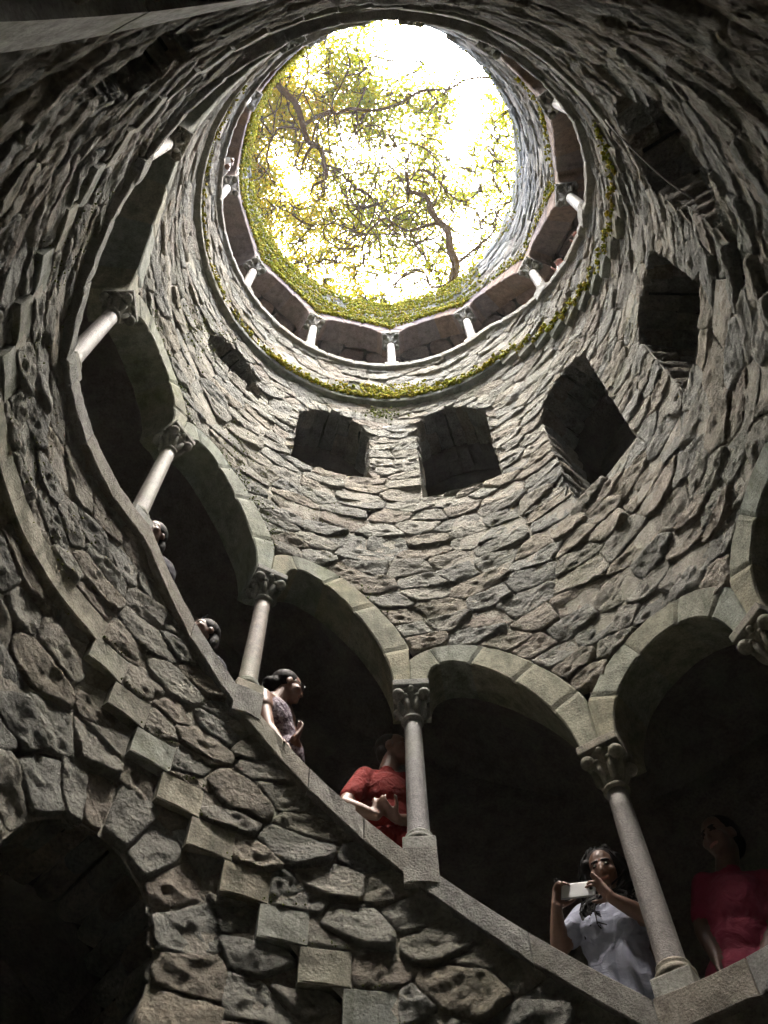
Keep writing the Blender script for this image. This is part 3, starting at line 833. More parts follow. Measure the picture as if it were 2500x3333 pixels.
def patch(th, z, dth, dz, n, s=.018, r=R - .03):
    for _ in range(n):
        a, b = th + mrg.gauss(0, dth), z + mrg.gauss(0, dz)
        if void(a, b): continue
        reg_ = region(a, b); tuft(mb, a, b, r + recess(a, b, reg_) - mrg.uniform(0, .05), s * mrg.uniform(.5, 1.5), [(.14, .17, .035), (.18, .20, .04), (.11, .14, .03)])
rope(mb, [(-29, 12.02), (-6.5, 12.0)], .012, .022, .02, R + .08); rope(mb, [(8, 11.36), (29.5, 11.3)], .014, .02, .02, R + .08)
patch(-2, 14.6, 3, .15, 90); patch(-60, 14.0, 4, .3, 120, .011); patch(-70, 12.9, 5, .5, 150, .011)
for i, n in ((4, 130), (5, 120), (3, 30)):
    for _ in range(n):
        o_ = ARCH[i][1]; k = mrg.randrange(10, 40); tuft(mb, -o_[k][0] + mrg.gauss(0, 1), o_[k][1] + abs(mrg.gauss(0, .12)), R - .04, mrg.uniform(.006, .015), [(.13, .16, .04), (.10, .13, .035)])
for _ in range(160):
    k = mrg.randrange(15); tuft(mb, -57.6 + 6.07 * k + mrg.uniform(0, 6.9), 5.93 - .283 * k + .27 + abs(mrg.gauss(0, .03)), R - .05, mrg.uniform(.004, .010), [(.12, .15, .035), (.09, .12, .03)])
for th in (-120, -112, -100, -84, -70): patch(th, zb(-th) + .6, 3, .35, 40, .008)
patch(-43, 11.0, 4, .5, 120, .009); patch(-15, 10.6, 6, .5, 60, .008)
moss_obj('moss_patches', 'scattered dull green moss on sills, step edges and arch backs', mb)
# thin dangling roots and old cobweb strands
def tube(mb, pts, rads, n=6, col=(.3, .3, .3)):
    v = []; f = []
    for i, p in enumerate(pts):
        d = (pts[min(i + 1, len(pts) - 1)] - pts[max(i - 1, 0)]).normalized(); a = d.orthogonal().normalized(); b = d.cross(a)
        for k in range(n): an = 2 * pi * k / n; v.append(p + (a * cos(an) + b * sin(an)) * rads[i])
    for i in range(len(pts) - 1):
        for k in range(n): x, y = i * n + k, i * n + (k + 1) % n; f.append((x, y, y + n, x + n))
    f.append(tuple(range(n))[::-1]); f.append(tuple((len(pts) - 1) * n + k for k in range(n)))
    mb.add(v, f, col)
MAT['root'] = simple('dry_root', (.28, .26, .23), .9, .3)
mb = MB(); p0 = (131, 10.0); pts = [P(131 - 9 * s + 2 * sin(s * 5), 10.1 - 2.1 * s, R - .06 - .08 * sin(pi * s)) for s in np.linspace(0, 1, 9)]
tube(mb, pts, [.005] * 9); o = mb.build('hanging_root', MAT['root']); tag(o, 'thin pale root hanging across the upper right niche', 'root')
mb = MB()
for _ in range(60):
    th, z = mrg.choice([(mrg.uniform(-160, -60), mrg.uniform(4, 14)), (mrg.uniform(40, 150), mrg.uniform(6, 16))])
    a, l = mrg.uniform(-.6, .6) - pi / 2, mrg.uniform(.15, .5); rr_ = R - .09
    if void(th, z): continue
    pts = [P(th + degrees(l * s * cos(a) / R) + mrg.uniform(-.3, .3), z + l * s * sin(a), rr_ - .03 * sin(pi * s)) for s in np.linspace(0, 1, 5)]
    tube(mb, pts, [.0009] * 5, 3)
o = mb.build('cobweb_strands', MAT['root']); tag(o, 'fine pale threads and rootlets hanging from the dark walls', 'threads', None, 'stuff')

# ------------------------------------------------------------------ trees over the well
trg = random.Random(21)
def r1(x, y, z): return on_plane((600 + .8439 * x) / DS, .8439 * y / DS, z)
def limb(pts):                                     # (x, y, height, width in px of the detail view)
    return [(r1(x, y, z), w) for x, y, z, w in pts]
def wiggle(nodes_, amp):
    P_ = [n[0] for n in nodes_]; W_ = [n[1] for n in nodes_]; out = []
    for i in range(len(P_) - 1):
        a, b = P_[max(i - 1, 0)], P_[i]; c, d = P_[i + 1], P_[min(i + 2, len(P_) - 1)]
        for k in range(4):
            t = k / 4; t2, t3 = t * t, t * t * t
            p = .5 * ((2 * b) + (-a + c) * t + (2 * a - 5 * b + 4 * c - d) * t2 + (-a + 3 * b - 3 * c + d) * t3)
            p = p + Vector((noise.noise(p * 1.3), noise.noise(p * 1.3 + Vector((9, 0, 0))), noise.noise(p * 1.3 + Vector((0, 9, 0))))) * amp
            out.append((p, W_[i] + (W_[i + 1] - W_[i]) * t))
    out.append((P_[-1], W_[-1])); return out
PXM = .8439 / FPX                                   # metres per detail pixel per metre of distance
TREES = {
 'B': [[(340, 270, 27, 26), (370, 340, 28.5, 24), (430, 400, 29.5, 24), (455, 470, 30.3, 23), (465, 520, 30.8, 22), (480, 550, 31, 22), (525, 575, 31.3, 20), (540, 640, 31.8, 17), (545, 690, 32, 13), (500, 715, 32, 9), (488, 750, 31.5, 5)],
       [(490, 560, 31, 12), (468, 600, 31.5, 10), (450, 660, 32, 6), (455, 700, 32, 3)],
       [(537, 635, 31.8, 11), (590, 655, 32.2, 9), (635, 700, 32.5, 7), (665, 735, 32.5, 4)],
       [(463, 480, 30.5, 15), (510, 452, 31, 14), (570, 432, 31.5, 13), (592, 442, 31.7, 12), (640, 420, 32, 12), (700, 425, 32, 11), (760, 420, 32, 11), (830, 393, 32, 12), (900, 357, 32, 11), (950, 347, 32, 10), (1020, 345, 31.5, 9), (1080, 312, 31, 9), (1130, 300, 30.5, 8), (1192, 297, 30, 7)],
       [(578, 432, 31.5, 8), (575, 390, 31.8, 6), (605, 330, 32.3, 5), (640, 260, 33, 3)],
       [(668, 425, 32, 7), (690, 365, 32.5, 6), (718, 300, 33, 4), (740, 215, 33.5, 3)],
       [(442, 500, 30.5, 12), (400, 490, 30.7, 11), (362, 498, 31, 10), (345, 522, 31, 10), (305, 475, 31, 8), (278, 448, 31, 7), (240, 430, 31, 5)],
       [(345, 522, 31, 9), (330, 562, 31.2, 8), (320, 612, 31.4, 8), (325, 642, 31.5, 7), (292, 684, 31.5, 6), (262, 698, 31.5, 5), (230, 700, 31.5, 4)],
       [(325, 642, 31.5, 5), (338, 685, 32, 4), (346, 722, 32, 3)], [(430, 400, 29.5, 8), (470, 330, 31, 6), (480, 240, 32, 5), (460, 160, 33, 3)],
       [(515, 280, 33, 4), (560, 220, 33.5, 4), (540, 130, 34, 3)]],
 'A': [[(1030, 1110, 24, 40), (1035, 1085, 25, 36), (1050, 1020, 26.5, 34), (1027, 960, 27.6, 30), (1020, 900, 28.5, 27), (985, 860, 29.3, 25), (955, 820, 30, 22), (940, 762, 30.6, 20), (900, 745, 31, 18), (866, 737, 31.3, 15), (860, 690, 31.8, 10), (850, 655, 32.2, 5)],
       [(985, 862, 29.3, 14), (930, 872, 29.8, 12), (860, 890, 30.3, 11), (800, 860, 30.8, 10), (770, 842, 31, 10), (722, 880, 31.3, 9), (690, 905, 31.5, 8), (640, 880, 31.8, 6), (580, 858, 32, 4), (530, 840, 32, 3)],
       [(866, 742, 31.3, 9), (850, 790, 31.6, 8), (780, 812, 32, 6), (700, 826, 32.3, 4)],
       [(860, 700, 31.8, 6), (818, 682, 32, 5), (760, 722, 32.4, 4), (690, 740, 32.6, 3)], [(862, 690, 31.8, 6), (925, 700, 32, 5), (962, 722, 32, 3)],
       [(860, 655, 32, 6), (820, 610, 32.4, 5), (810, 560, 32.8, 5), (815, 500, 33, 4), (850, 460, 33, 4), (900, 425, 33, 3)],
       [(770, 600, 33, 4), (760, 650, 32.8, 4), (705, 722, 32.6, 3)],
       [(1040, 1090, 25.5, 12), (955, 1105, 26.5, 9), (930, 1060, 27.3, 8), (890, 1045, 28, 8), (830, 1080, 28.6, 6), (800, 1122, 29, 4), (765, 1142, 29, 3)],
       [(1050, 1020, 26.5, 12), (1195, 890, 28, 8), (1160, 860, 28.6, 7), (1130, 820, 29, 6), (1150, 780, 29.4, 5), (1060, 800, 30, 3)],
       [(1195, 892, 28, 7), (1212, 800, 29, 6), (1220, 740, 29.5, 5), (1190, 700, 30, 4), (1200, 560, 31, 3)],
       [(690, 905, 31.5, 5), (660, 900, 31.8, 4), (600, 960, 32, 4), (560, 1020, 32, 3)], [(580, 858, 32, 4), (470, 860, 32, 4), (400, 760, 32.3, 3), (350, 800, 32.5, 3)],
       [(840, 890, 30.4, 5), (870, 940, 30.5, 4), (930, 990, 30.5, 3)], [(1025, 950, 27.8, 8), (1100, 930, 28.8, 6), (1170, 960, 29.5, 4)]]}
BASES = {'B': (-122, 5.6), 'A': (17, 5.2)}
TLAB = {'B': ('oak_tree', 'mossy-limbed oak leaning over the well from the upper left'), 'A': ('oak_tree', 'oak whose crooked trunk enters the opening from the lower right')}
def dens(x, y):                                     # how leafy the crown is where it is seen through the opening
    d = .55
    if x > 800 and y < 300 and x < 1230: d = .0
    if x > 940 and y < 330: d = .0
    if 840 < x < 950 and 250 < y < 330: d = .5
    if 1080 < x < 1140 and y < 560: d = .05
    if 560 < x < 690 and 520 < y < 620: d = .12
    if x < 720 and y < 530: d = 1.0
    if x < 560 and y < 150: d = .25
    if 560 < x < 640 and y < 170: d = .1
    if 360 < x < 470 and 560 < y < 760: d = .35
    if 700 < x < 900 and 440 < y < 700: d = .5
    if 1000 < x < 1130 and 840 < y < 1000: d = .3
    if 780 < x < 960 and y > 1020: d = .3
    if x < 1000 and y > 820: d = .95
    if 780 < x < 940 and y > 1040: d = .3
    if x > 1130 and y > 400: d = .8
    if x < 330: d = 1.0
    return d
LCOL = [(.125, .132, .004), (.148, .144, .004), (.098, .118, .005), (.165, .15, .004), (.082, .107, .005)]
def leaf(mb, c, d, nrm, L, col):
    w = d.cross(nrm).normalized(); pts = [(0, 0, 0), (.25, .16, .02), (.5, .3, .05), (.72, .2, .04), (1, 0, -.03), (.72, -.2, .04), (.5, -.3, .05), (.25, -.16, .02)]
    mb.add([c + d * (a * L) + w * (b * L) + nrm * (e * L) for a, b, e in pts], [(0, 1, 2, 7), (2, 3, 5, 6), (2, 6, 7), (3, 4, 5)], col)
for key in ('B', 'A'):
    root = empty(TLAB[key][0]); tag(root, TLAB[key][1], 'tree', 'oaks over the well')
    wood = MB(); anchors = []
    for li, lb in enumerate(TREES[key]):
        nd = wiggle(limb(lb), .03)
        if li == 0:
            th, rr_ = BASES[key]; b0 = P(th, 20.0, rr_); p1 = nd[0][0]
            mid = b0.lerp(p1, .5) + Vector((0, 0, .25)); nd = wiggle([(b0, 66), (b0.lerp(mid, .5) + Vector((.1, .1, 0)), 54), (mid, 48), (p1, nd[0][1] * 1.1)], .05)[:-1] + nd
        pts = [p for p, w in nd]; rad = [max(.006, .5 * w * PXM * (p - CAM).length * .95) for p, w in nd]
        tube(wood, pts, rad, 9 if max(rad) > .06 else 6, (.13, .10, .065))
        anchors += [p for p, w in nd[(12 if li == 0 else 0):]]
    for k in range(52 if key == 'A' else 30):         # winding secondary branches that fill the crown
        p = trg.choice(anchors[::2]); x0 = Vector((trg.uniform(-1, 1), trg.uniform(-1, 1), trg.uniform(0, .35))).normalized(); nd = [(p, trg.uniform(5, 8.5))]; turn_ = trg.uniform(-.5, .5); w = nd[0][1]
        for s in range(trg.randrange(5, 10)):
            turn_ = max(-1.1, min(1.1, turn_ + trg.uniform(-.8, .8))); x0 = (Matrix.Rotation(turn_, 3, 'Z') @ x0); x0.z = x0.z * .6 + trg.uniform(-.05, .16); p = p + x0.normalized() * trg.uniform(.22, .42); w *= .86; nd.append((p, w))
        q_ = pix(nd[-1][0]); xx, yy = (q_[0] - 600) / .8439, q_[1] / .8439
        if dens(xx, yy) < .1: continue
        nd = wiggle(nd, .05); tube(wood, [p_ for p_, _ in nd], [max(.006, .5 * w_ * PXM * (p_ - CAM).length) for p_, w_ in nd], 5, (.1, .08, .05)); anchors += [p_ for p_, _ in nd[3:]]
    A_ = np.array([tuple(p) for p in anchors]); crown = MB()
    cl = 0; tries = 0; target = 1200 if key == 'A' else 740
    while cl < target and tries < 9000:
        tries += 1
        x, y = trg.uniform(120, 1420), trg.uniform(-80, 1260)
        if key == 'B' and (x > 1000 or y > 900): continue
        if key == 'A' and (y < 330 and x < 1080): continue
        dx, dy = (x - 770) / 640, (y - 610) / 680
        if dx * dx + dy * dy > 1.0 or trg.random() > dens(x, y): continue
        z = trg.uniform(33, 38); c = r1(x, y, z)
        d = np.linalg.norm(A_ - np.array(c), axis=1); j = int(np.argmin(d))
        if d[j] > 2.6: continue
        a = anchors[j]; mid = a.lerp(c, .5) + Vector((trg.uniform(-1, 1), trg.uniform(-1, 1), trg.uniform(-.3, .8))) * .22 * d[j]
        q1 = a.lerp(mid, .5) + Vector((trg.uniform(-1, 1), trg.uniform(-1, 1), 0)) * .08 * d[j]
        tw = wiggle([(a, 3), (q1, 2.4), (mid, 1.7), (c, .8)], .09)
        tube(wood, [p for p, w in tw], [max(.004, .0085 * w) for p, w in tw], 5, (.12, .10, .06)); cl += 1
        if d[j] > .5: anchors += [p for p, w in tw[4::3]]; A_ = np.array([tuple(p) for p in anchors])
        warm = trg.random(); yel = 1.0 if (x < 560 or (x < 700 and y > 900)) else .0
        nl = trg.randrange(26, 48); sp = trg.uniform(.2, .4)
        for _ in range(nl):
            u = trg.choice(tw[5:])[0] if trg.random() < .45 else c
            o_ = Vector((trg.gauss(0, 1), trg.gauss(0, 1), trg.gauss(0, .6))) * sp * .62
            dr = Vector((trg.uniform(-1, 1), trg.uniform(-1, 1), trg.uniform(-.6, .4))).normalized(); nr = (Vector((trg.uniform(-.7, .7), trg.uniform(-.7, .7), 1))).normalized()
            nr = (nr - dr * nr.dot(dr)).normalized(); col = trg.choice(LCOL); k = trg.uniform(.7, 1.3)
            if yel: col = (col[0] * 1.35, col[1] * 1.12, col[2])  # left leaves coloured brighter and yellower, as if sun shone through
            if warm > .95 and trg.random() < .4: col = (.19, .11, .014)
            leaf(crown, u + o_, dr, nr, trg.uniform(.05, .08), tuple(x_ * k for x_ in col))
    wood.build('trunk', MAT['bark'], root); cr = crown.build('crown', MAT['leaf'], root); cr['kind'] = 'stuff'
# loose sprays hanging over the far top edge of the rim

# ------------------------------------------------------------------ haze volume added to veil and lift the shadows
hz = bpy.data.materials.new('fill_haze'); hz.use_nodes = True; hn = hz.node_tree.nodes; hl_ = hz.node_tree.links; hn.remove(hn['Principled BSDF'])
pv = hn.new('ShaderNodeVolumePrincipled'); pv.inputs['Color'].default_value = (.82, .88, .95, 1); pv.inputs['Density'].default_value = HAZE; pv.inputs['Anisotropy'].default_value = .3
hl_.new(pv.outputs[0], hn['Material Output'].inputs['Volume'])
bm = bmesh.new(); bmesh.ops.create_cube(bm, size=1)
for v_ in bm.verts: v_.co = Vector((v_.co.x * 520, v_.co.y * 520, (-2.6 if v_.co.z < 0 else 25.5)))
me = bpy.data.meshes.new('haze'); bm.to_mesh(me); bm.free(); me.materials.append(hz)
o = bpy.data.objects.new('haze', me); C.objects.link(o); o['kind'] = 'stuff'; o['label'] = 'thin pale haze added to lift the shadows in the shaft'; o['category'] = 'haze'
# ------------------------------------------------------------------ people behind the parapets
def skin_mat(name, col):
    m, ns, ls, bs = nodes(name); n = noise_n(ns, ls, 60, 3)
    ls.new(mix(ns, ls, 1.0, col, ramp(ns, ls, n.outputs['Fac'], [(.3, g(.9)), (.7, g(1.1))]), 'MULTIPLY'), bs.inputs['Base Color'])
    bs.inputs['Roughness'].default_value = .5; bs.inputs['Subsurface Weight'].default_value = .08; bs.inputs['Subsurface Radius'].default_value = (.01, .004, .002); return m
def cloth_mat(name, col, pattern=None):
    m, ns, ls, bs = nodes(name); geo = ns.new('ShaderNodeNewGeometry'); n = noise_n(ns, ls, 14, 5); c = mix(ns, ls, 1.0, col, ramp(ns, ls, n.outputs['Fac'], [(.3, g(.8)), (.7, g(1.15))]), 'MULTIPLY')
    if pattern:
        n2 = noise_n(ns, ls, 55, 2); c = mix(ns, ls, ramp(ns, ls, n2.outputs['Fac'], [(.48, g(0)), (.56, g(.85))]), c, pattern)
    ls.new(c, bs.inputs['Base Color']); bs.inputs['Roughness'].default_value = .85; bs.inputs['Specular IOR Level'].default_value = .15
    w = ns.new('ShaderNodeTexNoise'); w.inputs['Scale'].default_value = 11; w.inputs['Detail'].default_value = 4; w.inputs['Distortion'].default_value = 1.2
    ls.new(geo.outputs['Position'], w.inputs['Vector'])
    b = ns.new('ShaderNodeBump'); b.inputs['Strength'].default_value = .7; b.inputs['Distance'].default_value = .03; ls.new(w.outputs['Fac'], b.inputs['Height']); ls.new(b.outputs['Normal'], bs.inputs['Normal'])
    return m
MAT['skin'] = skin_mat('skin', (.21, .115, .08)); MAT['skin2'] = skin_mat('skin_shaded', (.12, .066, .048)); MAT['lip'] = skin_mat('lip', (.32, .13, .11)); MAT['eye'] = simple('eye', (.03, .02, .015), .2, .1)  # second skin darkened: the dim gallery shade is put into its colour
MAT['hair'] = simple('dark_hair', (.009, .007, .0065), .65, .3, 90, .004, .15); MAT['grey_hair'] = simple('grey_hair', (.05, .045, .04), .6, .3, 90, .004)
MAT['smock'] = cloth_mat('smock_cloth', (.34, .36, .45)); MAT['maroon'] = cloth_mat('maroon_cloth', (.28, .045, .08)); MAT['red'] = cloth_mat('red_cloth', (.18, .015, .012))
MAT['print'] = cloth_mat('printed_cloth', (.30, .265, .30), (.07, .045, .07)); MAT['white_cloth'] = cloth_mat('white_cloth', (.75, .76, .80)); MAT['jeans'] = cloth_mat('jeans', (.05, .07, .13)); MAT['dark_cloth'] = cloth_mat('dark_cloth', (.03, .03, .04))
MAT['phone_white'] = simple('white_phone', (.72, .74, .74), .25, .05, 5, 0, .5); MAT['phone_black'] = simple('black_glass', (.012, .013, .015), .12, .05, 5, 0, .6); MAT['metal'] = simple('grey_metal', (.35, .36, .37), .35, .1)
def J(x, y, r):                                     # a point at radius r of the well, seen at (x, y)
    d = ray(x * DS, y * DS); o = CAM / K
    a = d.x * d.x + d.y * d.y; b = 2 * (o.x * d.x + o.y * d.y); c = o.x * o.x + o.y * o.y - r * r
    t = (-b + sqrt(b * b - 4 * a * c)) / (2 * a); return (o + d * t) * K
class Body:
    def __init__(s): s.prims = []
    def cap(s, tg, a, ra, b, rb): s.prims.append((tg, 'c', Vector(a), ra, Vector(b), rb))
    def ell(s, tg, c, rad, rot=None): s.prims.append((tg, 'e', Vector(c), Vector(rad), rot or Matrix.Identity(3)))
    def mesh(s, prims):
        v = []; f = []
        for p in prims:
            b0 = len(v)
            if p[1] == 'c':
                _, _, a, ra, b, rb = p; d = b - a; L = d.length; d = d / L if L > 1e-6 else Vector((0, 0, 1)); x = d.orthogonal().normalized(); y = d.cross(x)
                prof = [(a, ra, -pi / 2 * k / 4) for k in range(4, 0, -1)] + [(a, ra, 0), (b, rb, 0)] + [(b, rb, pi / 2 * k / 4) for k in range(1, 5)]
                n = 14
                for (c, r, an) in prof:
                    rr_ = max(r * cos(an), r * .02)
                    for k in range(n): q = 2 * pi * k / n; v.append(c + d * (r * sin(an)) + (x * cos(q) + y * sin(q)) * rr_)
                m = len(prof)
            else:
                _, _, c, rad, rot = p; n = 16; m = 11
                for i in range(m):
                    an = -pi / 2 + pi * (i + .02) / (m - 1 + .04)
                    for k in range(n): q = 2 * pi * k / n; v.append(c + rot @ Vector((rad.x * cos(an) * cos(q), rad.y * cos(an) * sin(q), rad.z * sin(an))))
            for i in range(m - 1):
                for k in range(n): A, B_ = b0 + i * n + k, b0 + i * n + (k + 1) % n; f.append((A, B_, B_ + n, A + n))
            f.append(tuple(b0 + k for k in range(n))[::-1]); f.append(tuple(b0 + (m - 1) * n + k for k in range(n)))
        return v, f
    def build(s, name, mats, voxel, parent=None, smooth=4):
        v, f = s.mesh(s.prims); o = mesh_obj(name, v, f, None, parent)
        rm = o.modifiers.new('r', 'REMESH'); rm.mode = 'VOXEL'; rm.voxel_size = voxel
        if smooth: sm = o.modifiers.new('s', 'SMOOTH'); sm.factor = .5; sm.iterations = smooth
        dg = bpy.context.evaluated_depsgraph_get(); me = bpy.data.meshes.new_from_object(o.evaluated_get(dg)); o.modifiers.clear(); old = o.data; o.data = me; me.name = name; bpy.data.meshes.remove(old)
        keys = list(mats.keys())
        for k in keys: me.materials.append(mats[k])
        nf = len(me.polygons); cen = np.empty(nf * 3, np.float32); me.polygons.foreach_get('center', cen); cen = cen.reshape(-1, 3).astype(float)
        best = np.full(nf, 1e9); idx = np.zeros(nf, np.int32)
        for p in s.prims:
            if p[1] == 'c':
                a, b = np.array(p[2]), np.array(p[4]); ab = b - a; t = np.clip(((cen - a) @ ab) / max(ab @ ab, 1e-9), 0, 1); d = np.linalg.norm(cen - (a + t[:, None] * ab), axis=1) - (p[3] + (p[5] - p[3]) * t)
            else:
                q = (cen - np.array(p[2])) @ np.array(p[4]); rad = np.array(p[3]); k0 = np.linalg.norm(q / rad, axis=1); d = (k0 - 1) * min(rad)
            if p[0] in ('lip', 'eye', 'brow'): d = d - .0012
            w = d < best; best[w] = d[w]; idx[w] = keys.index(p[0])
        me.polygons.foreach_set('material_index', idx); me.polygons.foreach_set('use_smooth', [True] * nf); me.update()
        return o
def frame(fw, up):
    y = fw.normalized(); z = (up - y * up.dot(y)).normalized(); x = y.cross(z); return Matrix((x, y, z)).transposed()
def head(B, c, fw, up, neck, sc=1.0, skin='skin', female=True):
    Q = frame(fw, up); T = lambda x, y, z: c + Q @ (Vector((x, y, z)) * sc); S_ = lambda *a: Vector(a) * sc
    B.ell(skin, T(0, -.012, .032), S_(.073, .094, .086), Q); B.ell(skin, T(0, .03, -.025), S_(.06, .062, .082), Q); B.ell(skin, T(0, .04, -.082), S_(.043, .046, .034), Q)
    B.cap(skin, T(0, .086, .006), .007 * sc, T(0, .1, -.034), .0095 * sc); B.ell(skin, T(0, .09, -.038), S_(.016, .010, .008), Q); B.ell(skin, T(0, .074, -.098), S_(.022, .018, .017), Q)
    B.cap(skin, T(-.04, .068, .022), .010 * sc, T(.04, .068, .022), .010 * sc)
    for s in (-1, 1):
        B.ell(skin, T(s * .04, .062, -.028), S_(.024, .022, .024), Q); B.ell(skin, T(s * .073, -.006, -.008), S_(.011, .022, .03), Q)
        B.ell('eye', T(s * .029, .082, .001), S_(.014, .008, .006), Q); B.cap('brow', T(s * .014, .086, .024), .0045 * sc, T(s * .044, .076, .023), .004 * sc)
    B.cap('lip', T(-.019, .086, -.066), .006 * sc, T(.019, .086, -.066), .006 * sc)
    B.cap(skin, T(0, -.018, -.05), .052 * sc, neck, .056 * sc)
    return Q, T
def hand(B, wrist, d, pn, curl, skin='skin', sc=1.0, side=1, spread=.18, point=None):
    """palm, four fingers with two bends each and a thumb off the side; d along the hand, pn out of the palm"""
    d = d.normalized(); pn = (pn - d * pn.dot(d)).normalized(); x = d.cross(pn) * side
    pc = wrist + d * .05 * sc
    for k in (-1.2, 0, 1.2): B.cap(skin, wrist + x * k * .014 * sc + d * .012 * sc, .016 * sc, wrist + x * k * .020 * sc + d * .078 * sc, .013 * sc)
    for k, (off, L) in enumerate(((-.031, .066), (-.010, .076), (.011, .072), (.031, .058))):
        p = wrist + x * off * sc + d * .085 * sc; dd = (d + x * off * spread * 20 * .6).normalized(); c = curl[k] if hasattr(curl, '__len__') else curl
        r = .0095 * sc
        for s, seg in enumerate((.46, .32, .26)):
            a = c * (.6 if s == 0 else 1.0); q = Matrix.Rotation(a, 3, dd.cross(pn)); dd = (q @ dd).normalized(); nx = p + dd * L * seg * sc * 1.05; B.cap(skin, p, r, nx, r * .9); p = nx; r *= .92
    p = wrist + d * .025 * sc - x * .022 * sc; td = (d * .75 - x * .8 + pn * .35).normalized(); r = .0125 * sc
    for s, seg in enumerate((.04, .03, .024)):
        nx = p + td * seg * sc; B.cap(skin, p, r, nx, r * .88); p = nx; r *= .9; td = (td + pn * .18 + d * .25).normalized()
def torso(B, tg, neck, shL, shR, hip, w=.145, dpt=.10, bust=0, fw=None):
    mid = (shL + shR) / 2; B.cap(tg, shL, .052, shR, .052); up = (neck - hip).normalized(); Q = frame(fw, up)
    ch = mid.lerp(hip, .28); B.ell(tg, ch, (w, dpt, .17), Q); B.ell(tg, mid.lerp(hip, .6), (w * .86, dpt * .92, .17), Q); B.ell(tg, hip, (w * 1.02, dpt * 1.05, .15), Q)
    B.cap(tg, mid + up * .012, .055, neck, .05)
    if bust:
        for s in (-1, 1): B.ell(tg, ch + Q @ Vector((s * .065, dpt * .62, 0)), (.062, .055, .065), Q)
    return Q
def legs(B, tg, hip, floor_z, Q):
    for s in (-1, 1):
        h = hip + Q @ Vector((s * .075, 0, -.06)); f = Vector((h.x, h.y, floor_z)); k = h.lerp(f, .5) + Q @ Vector((0, .02, 0))
        B.cap(tg, h, .078, k, .055); B.cap(tg, k, .055, f + Vector((0, 0, .09)), .042); ff = Q @ Vector((0, 1, 0)); ff.z = 0
        B.cap('shoe', f + Vector((0, 0, .045)), .042, f + ff.normalized() * .15 + Vector((0, 0, .035)), .034)
def arm(B, sh, el, wr, skin, cloth, sleeve=.55, sc=1.0):
    m = sh.lerp(el, sleeve); B.cap(cloth, sh, .058 * sc, m, .055 * sc); B.cap(skin, m.lerp(sh, .1), .043 * sc, el, .038 * sc); B.cap(skin, el, .038 * sc, el.lerp(wr, .45), .036 * sc); B.cap(skin, el.lerp(wr, .45), .036 * sc, wr, .025 * sc)
def person(label, group='visitors on the stairs'):
    root = empty('person'); tag(root, label, 'person', group); return root
def strands(root, mat, paths, n, r=.004, spread=.02, seed=1):
    rg = random.Random(seed); mb = MB()
    for k in range(n):
        pth = rg.choice(paths); off = [Vector((rg.gauss(0, 1), rg.gauss(0, 1), rg.gauss(0, 1))) * spread * (.6 + .4 * i) for i in range(len(pth))]; w = rg.uniform(.6, 1)
        nd = wiggle([(p + o_ * w, 1) for p, o_ in zip(pth, off)], .006); m_ = len(nd)
        tube(mb, [p for p, _ in nd], [r * rg.uniform(.8, 1.3) * (1 - .7 * (i / m_) ** 3) for i in range(m_)], 5)
    return mb.build('hair_strands', mat, root)
def hair_obj(B, root, mat, vox=.007): return B.build('hair', {'hair': mat}, vox, root, 3)
def floor_at(t): return K * (zb(t) + .27)
UP = Vector((0, 0, 1))
def to_cam(p, yaw=0, pitch=0):
    d = CAM - p; d.z = 0; d.normalize(); d = Matrix.Rotation(radians(yaw), 3, 'Z') @ d; d.z = math.tan(radians(pitch)); return d.normalized()
def mats(skin, **kw):
    m = {'skin': skin, 'lip': MAT['lip'], 'eye': MAT['eye'], 'brow': MAT['hair'], 'shoe': MAT['dark_cloth'], 'legs': MAT['jeans']}; m.update(kw); return m
def phone(name, label, c, wide, tall, size, front_mat, edge_mat, thick=.009, lens=True):
    """wide and tall are the directions of the long and short side; the back looks along wide x tall"""
    x = wide.normalized(); y = (tall - x * tall.dot(x)).normalized(); z = x.cross(y); Q = Matrix((x, y, z)).transposed()
    root = empty(name); tag(root, label, 'phone', 'phones held up to take pictures')
    v, f = box(-size[0] / 2, size[0] / 2, -size[1] / 2, size[1] / 2, -thick / 2, thick / 2, .0035); mesh_obj('body', [c + Q @ p for p in v], f, edge_mat, root, False)
    v, f = box(-size[0] / 2 + .004, size[0] / 2 - .004, -size[1] / 2 + .004, size[1] / 2 - .004, thick / 2 - .001, thick / 2 + .0008, .0008); mesh_obj('back_panel', [c + Q @ p for p in v], f, front_mat, root, False)
    if lens:
        b = None
        for (lx, ly) in ((.38, .25), (.38, -.02), (.28, .12)):
            v, f = lathe([(.008, 0), (.008, .003), (.005, .0035)], 14); o_ = Vector((size[0] * lx, size[1] * ly, thick / 2)); mesh_obj('camera_lens', [c + Q @ (o_ + p) for p in v], f, MAT['phone_black'], root, False)
    return root
# 1. woman in the blue smock, both hands round a white phone
root = person('woman in a pale blue smocked top holding up a white phone by a column')
B = Body(); hc = J(1306, 1886, 3.42); nk = J(1318, 1948, 3.47); sR, sL = J(1262, 1980, 3.42), J(1374, 1976, 3.5); hip = J(1352, 2150, 3.5)
fw = to_cam(hc, -6, -12); fz = floor_at(-26)
head(B, hc, fw, UP, nk, .98); Q = torso(B, 'cloth', nk, sL, sR, hip, .155, .115, 1, to_cam(nk, -4))
for k in range(10):                                  # gathered skirt of the smock
    a = 2 * pi * k / 10; B.cap('cloth', hip + Q @ Vector((.09 * cos(a), .07 * sin(a), .16)), .05, hip + Q @ Vector((.17 * cos(a), .13 * sin(a), -.34)), .045)
eR, wR = J(1208, 2052, 3.28), J(1202, 1962, 3.16); eL, wL = J(1402, 1982, 3.3), J(1322, 1940, 3.14)
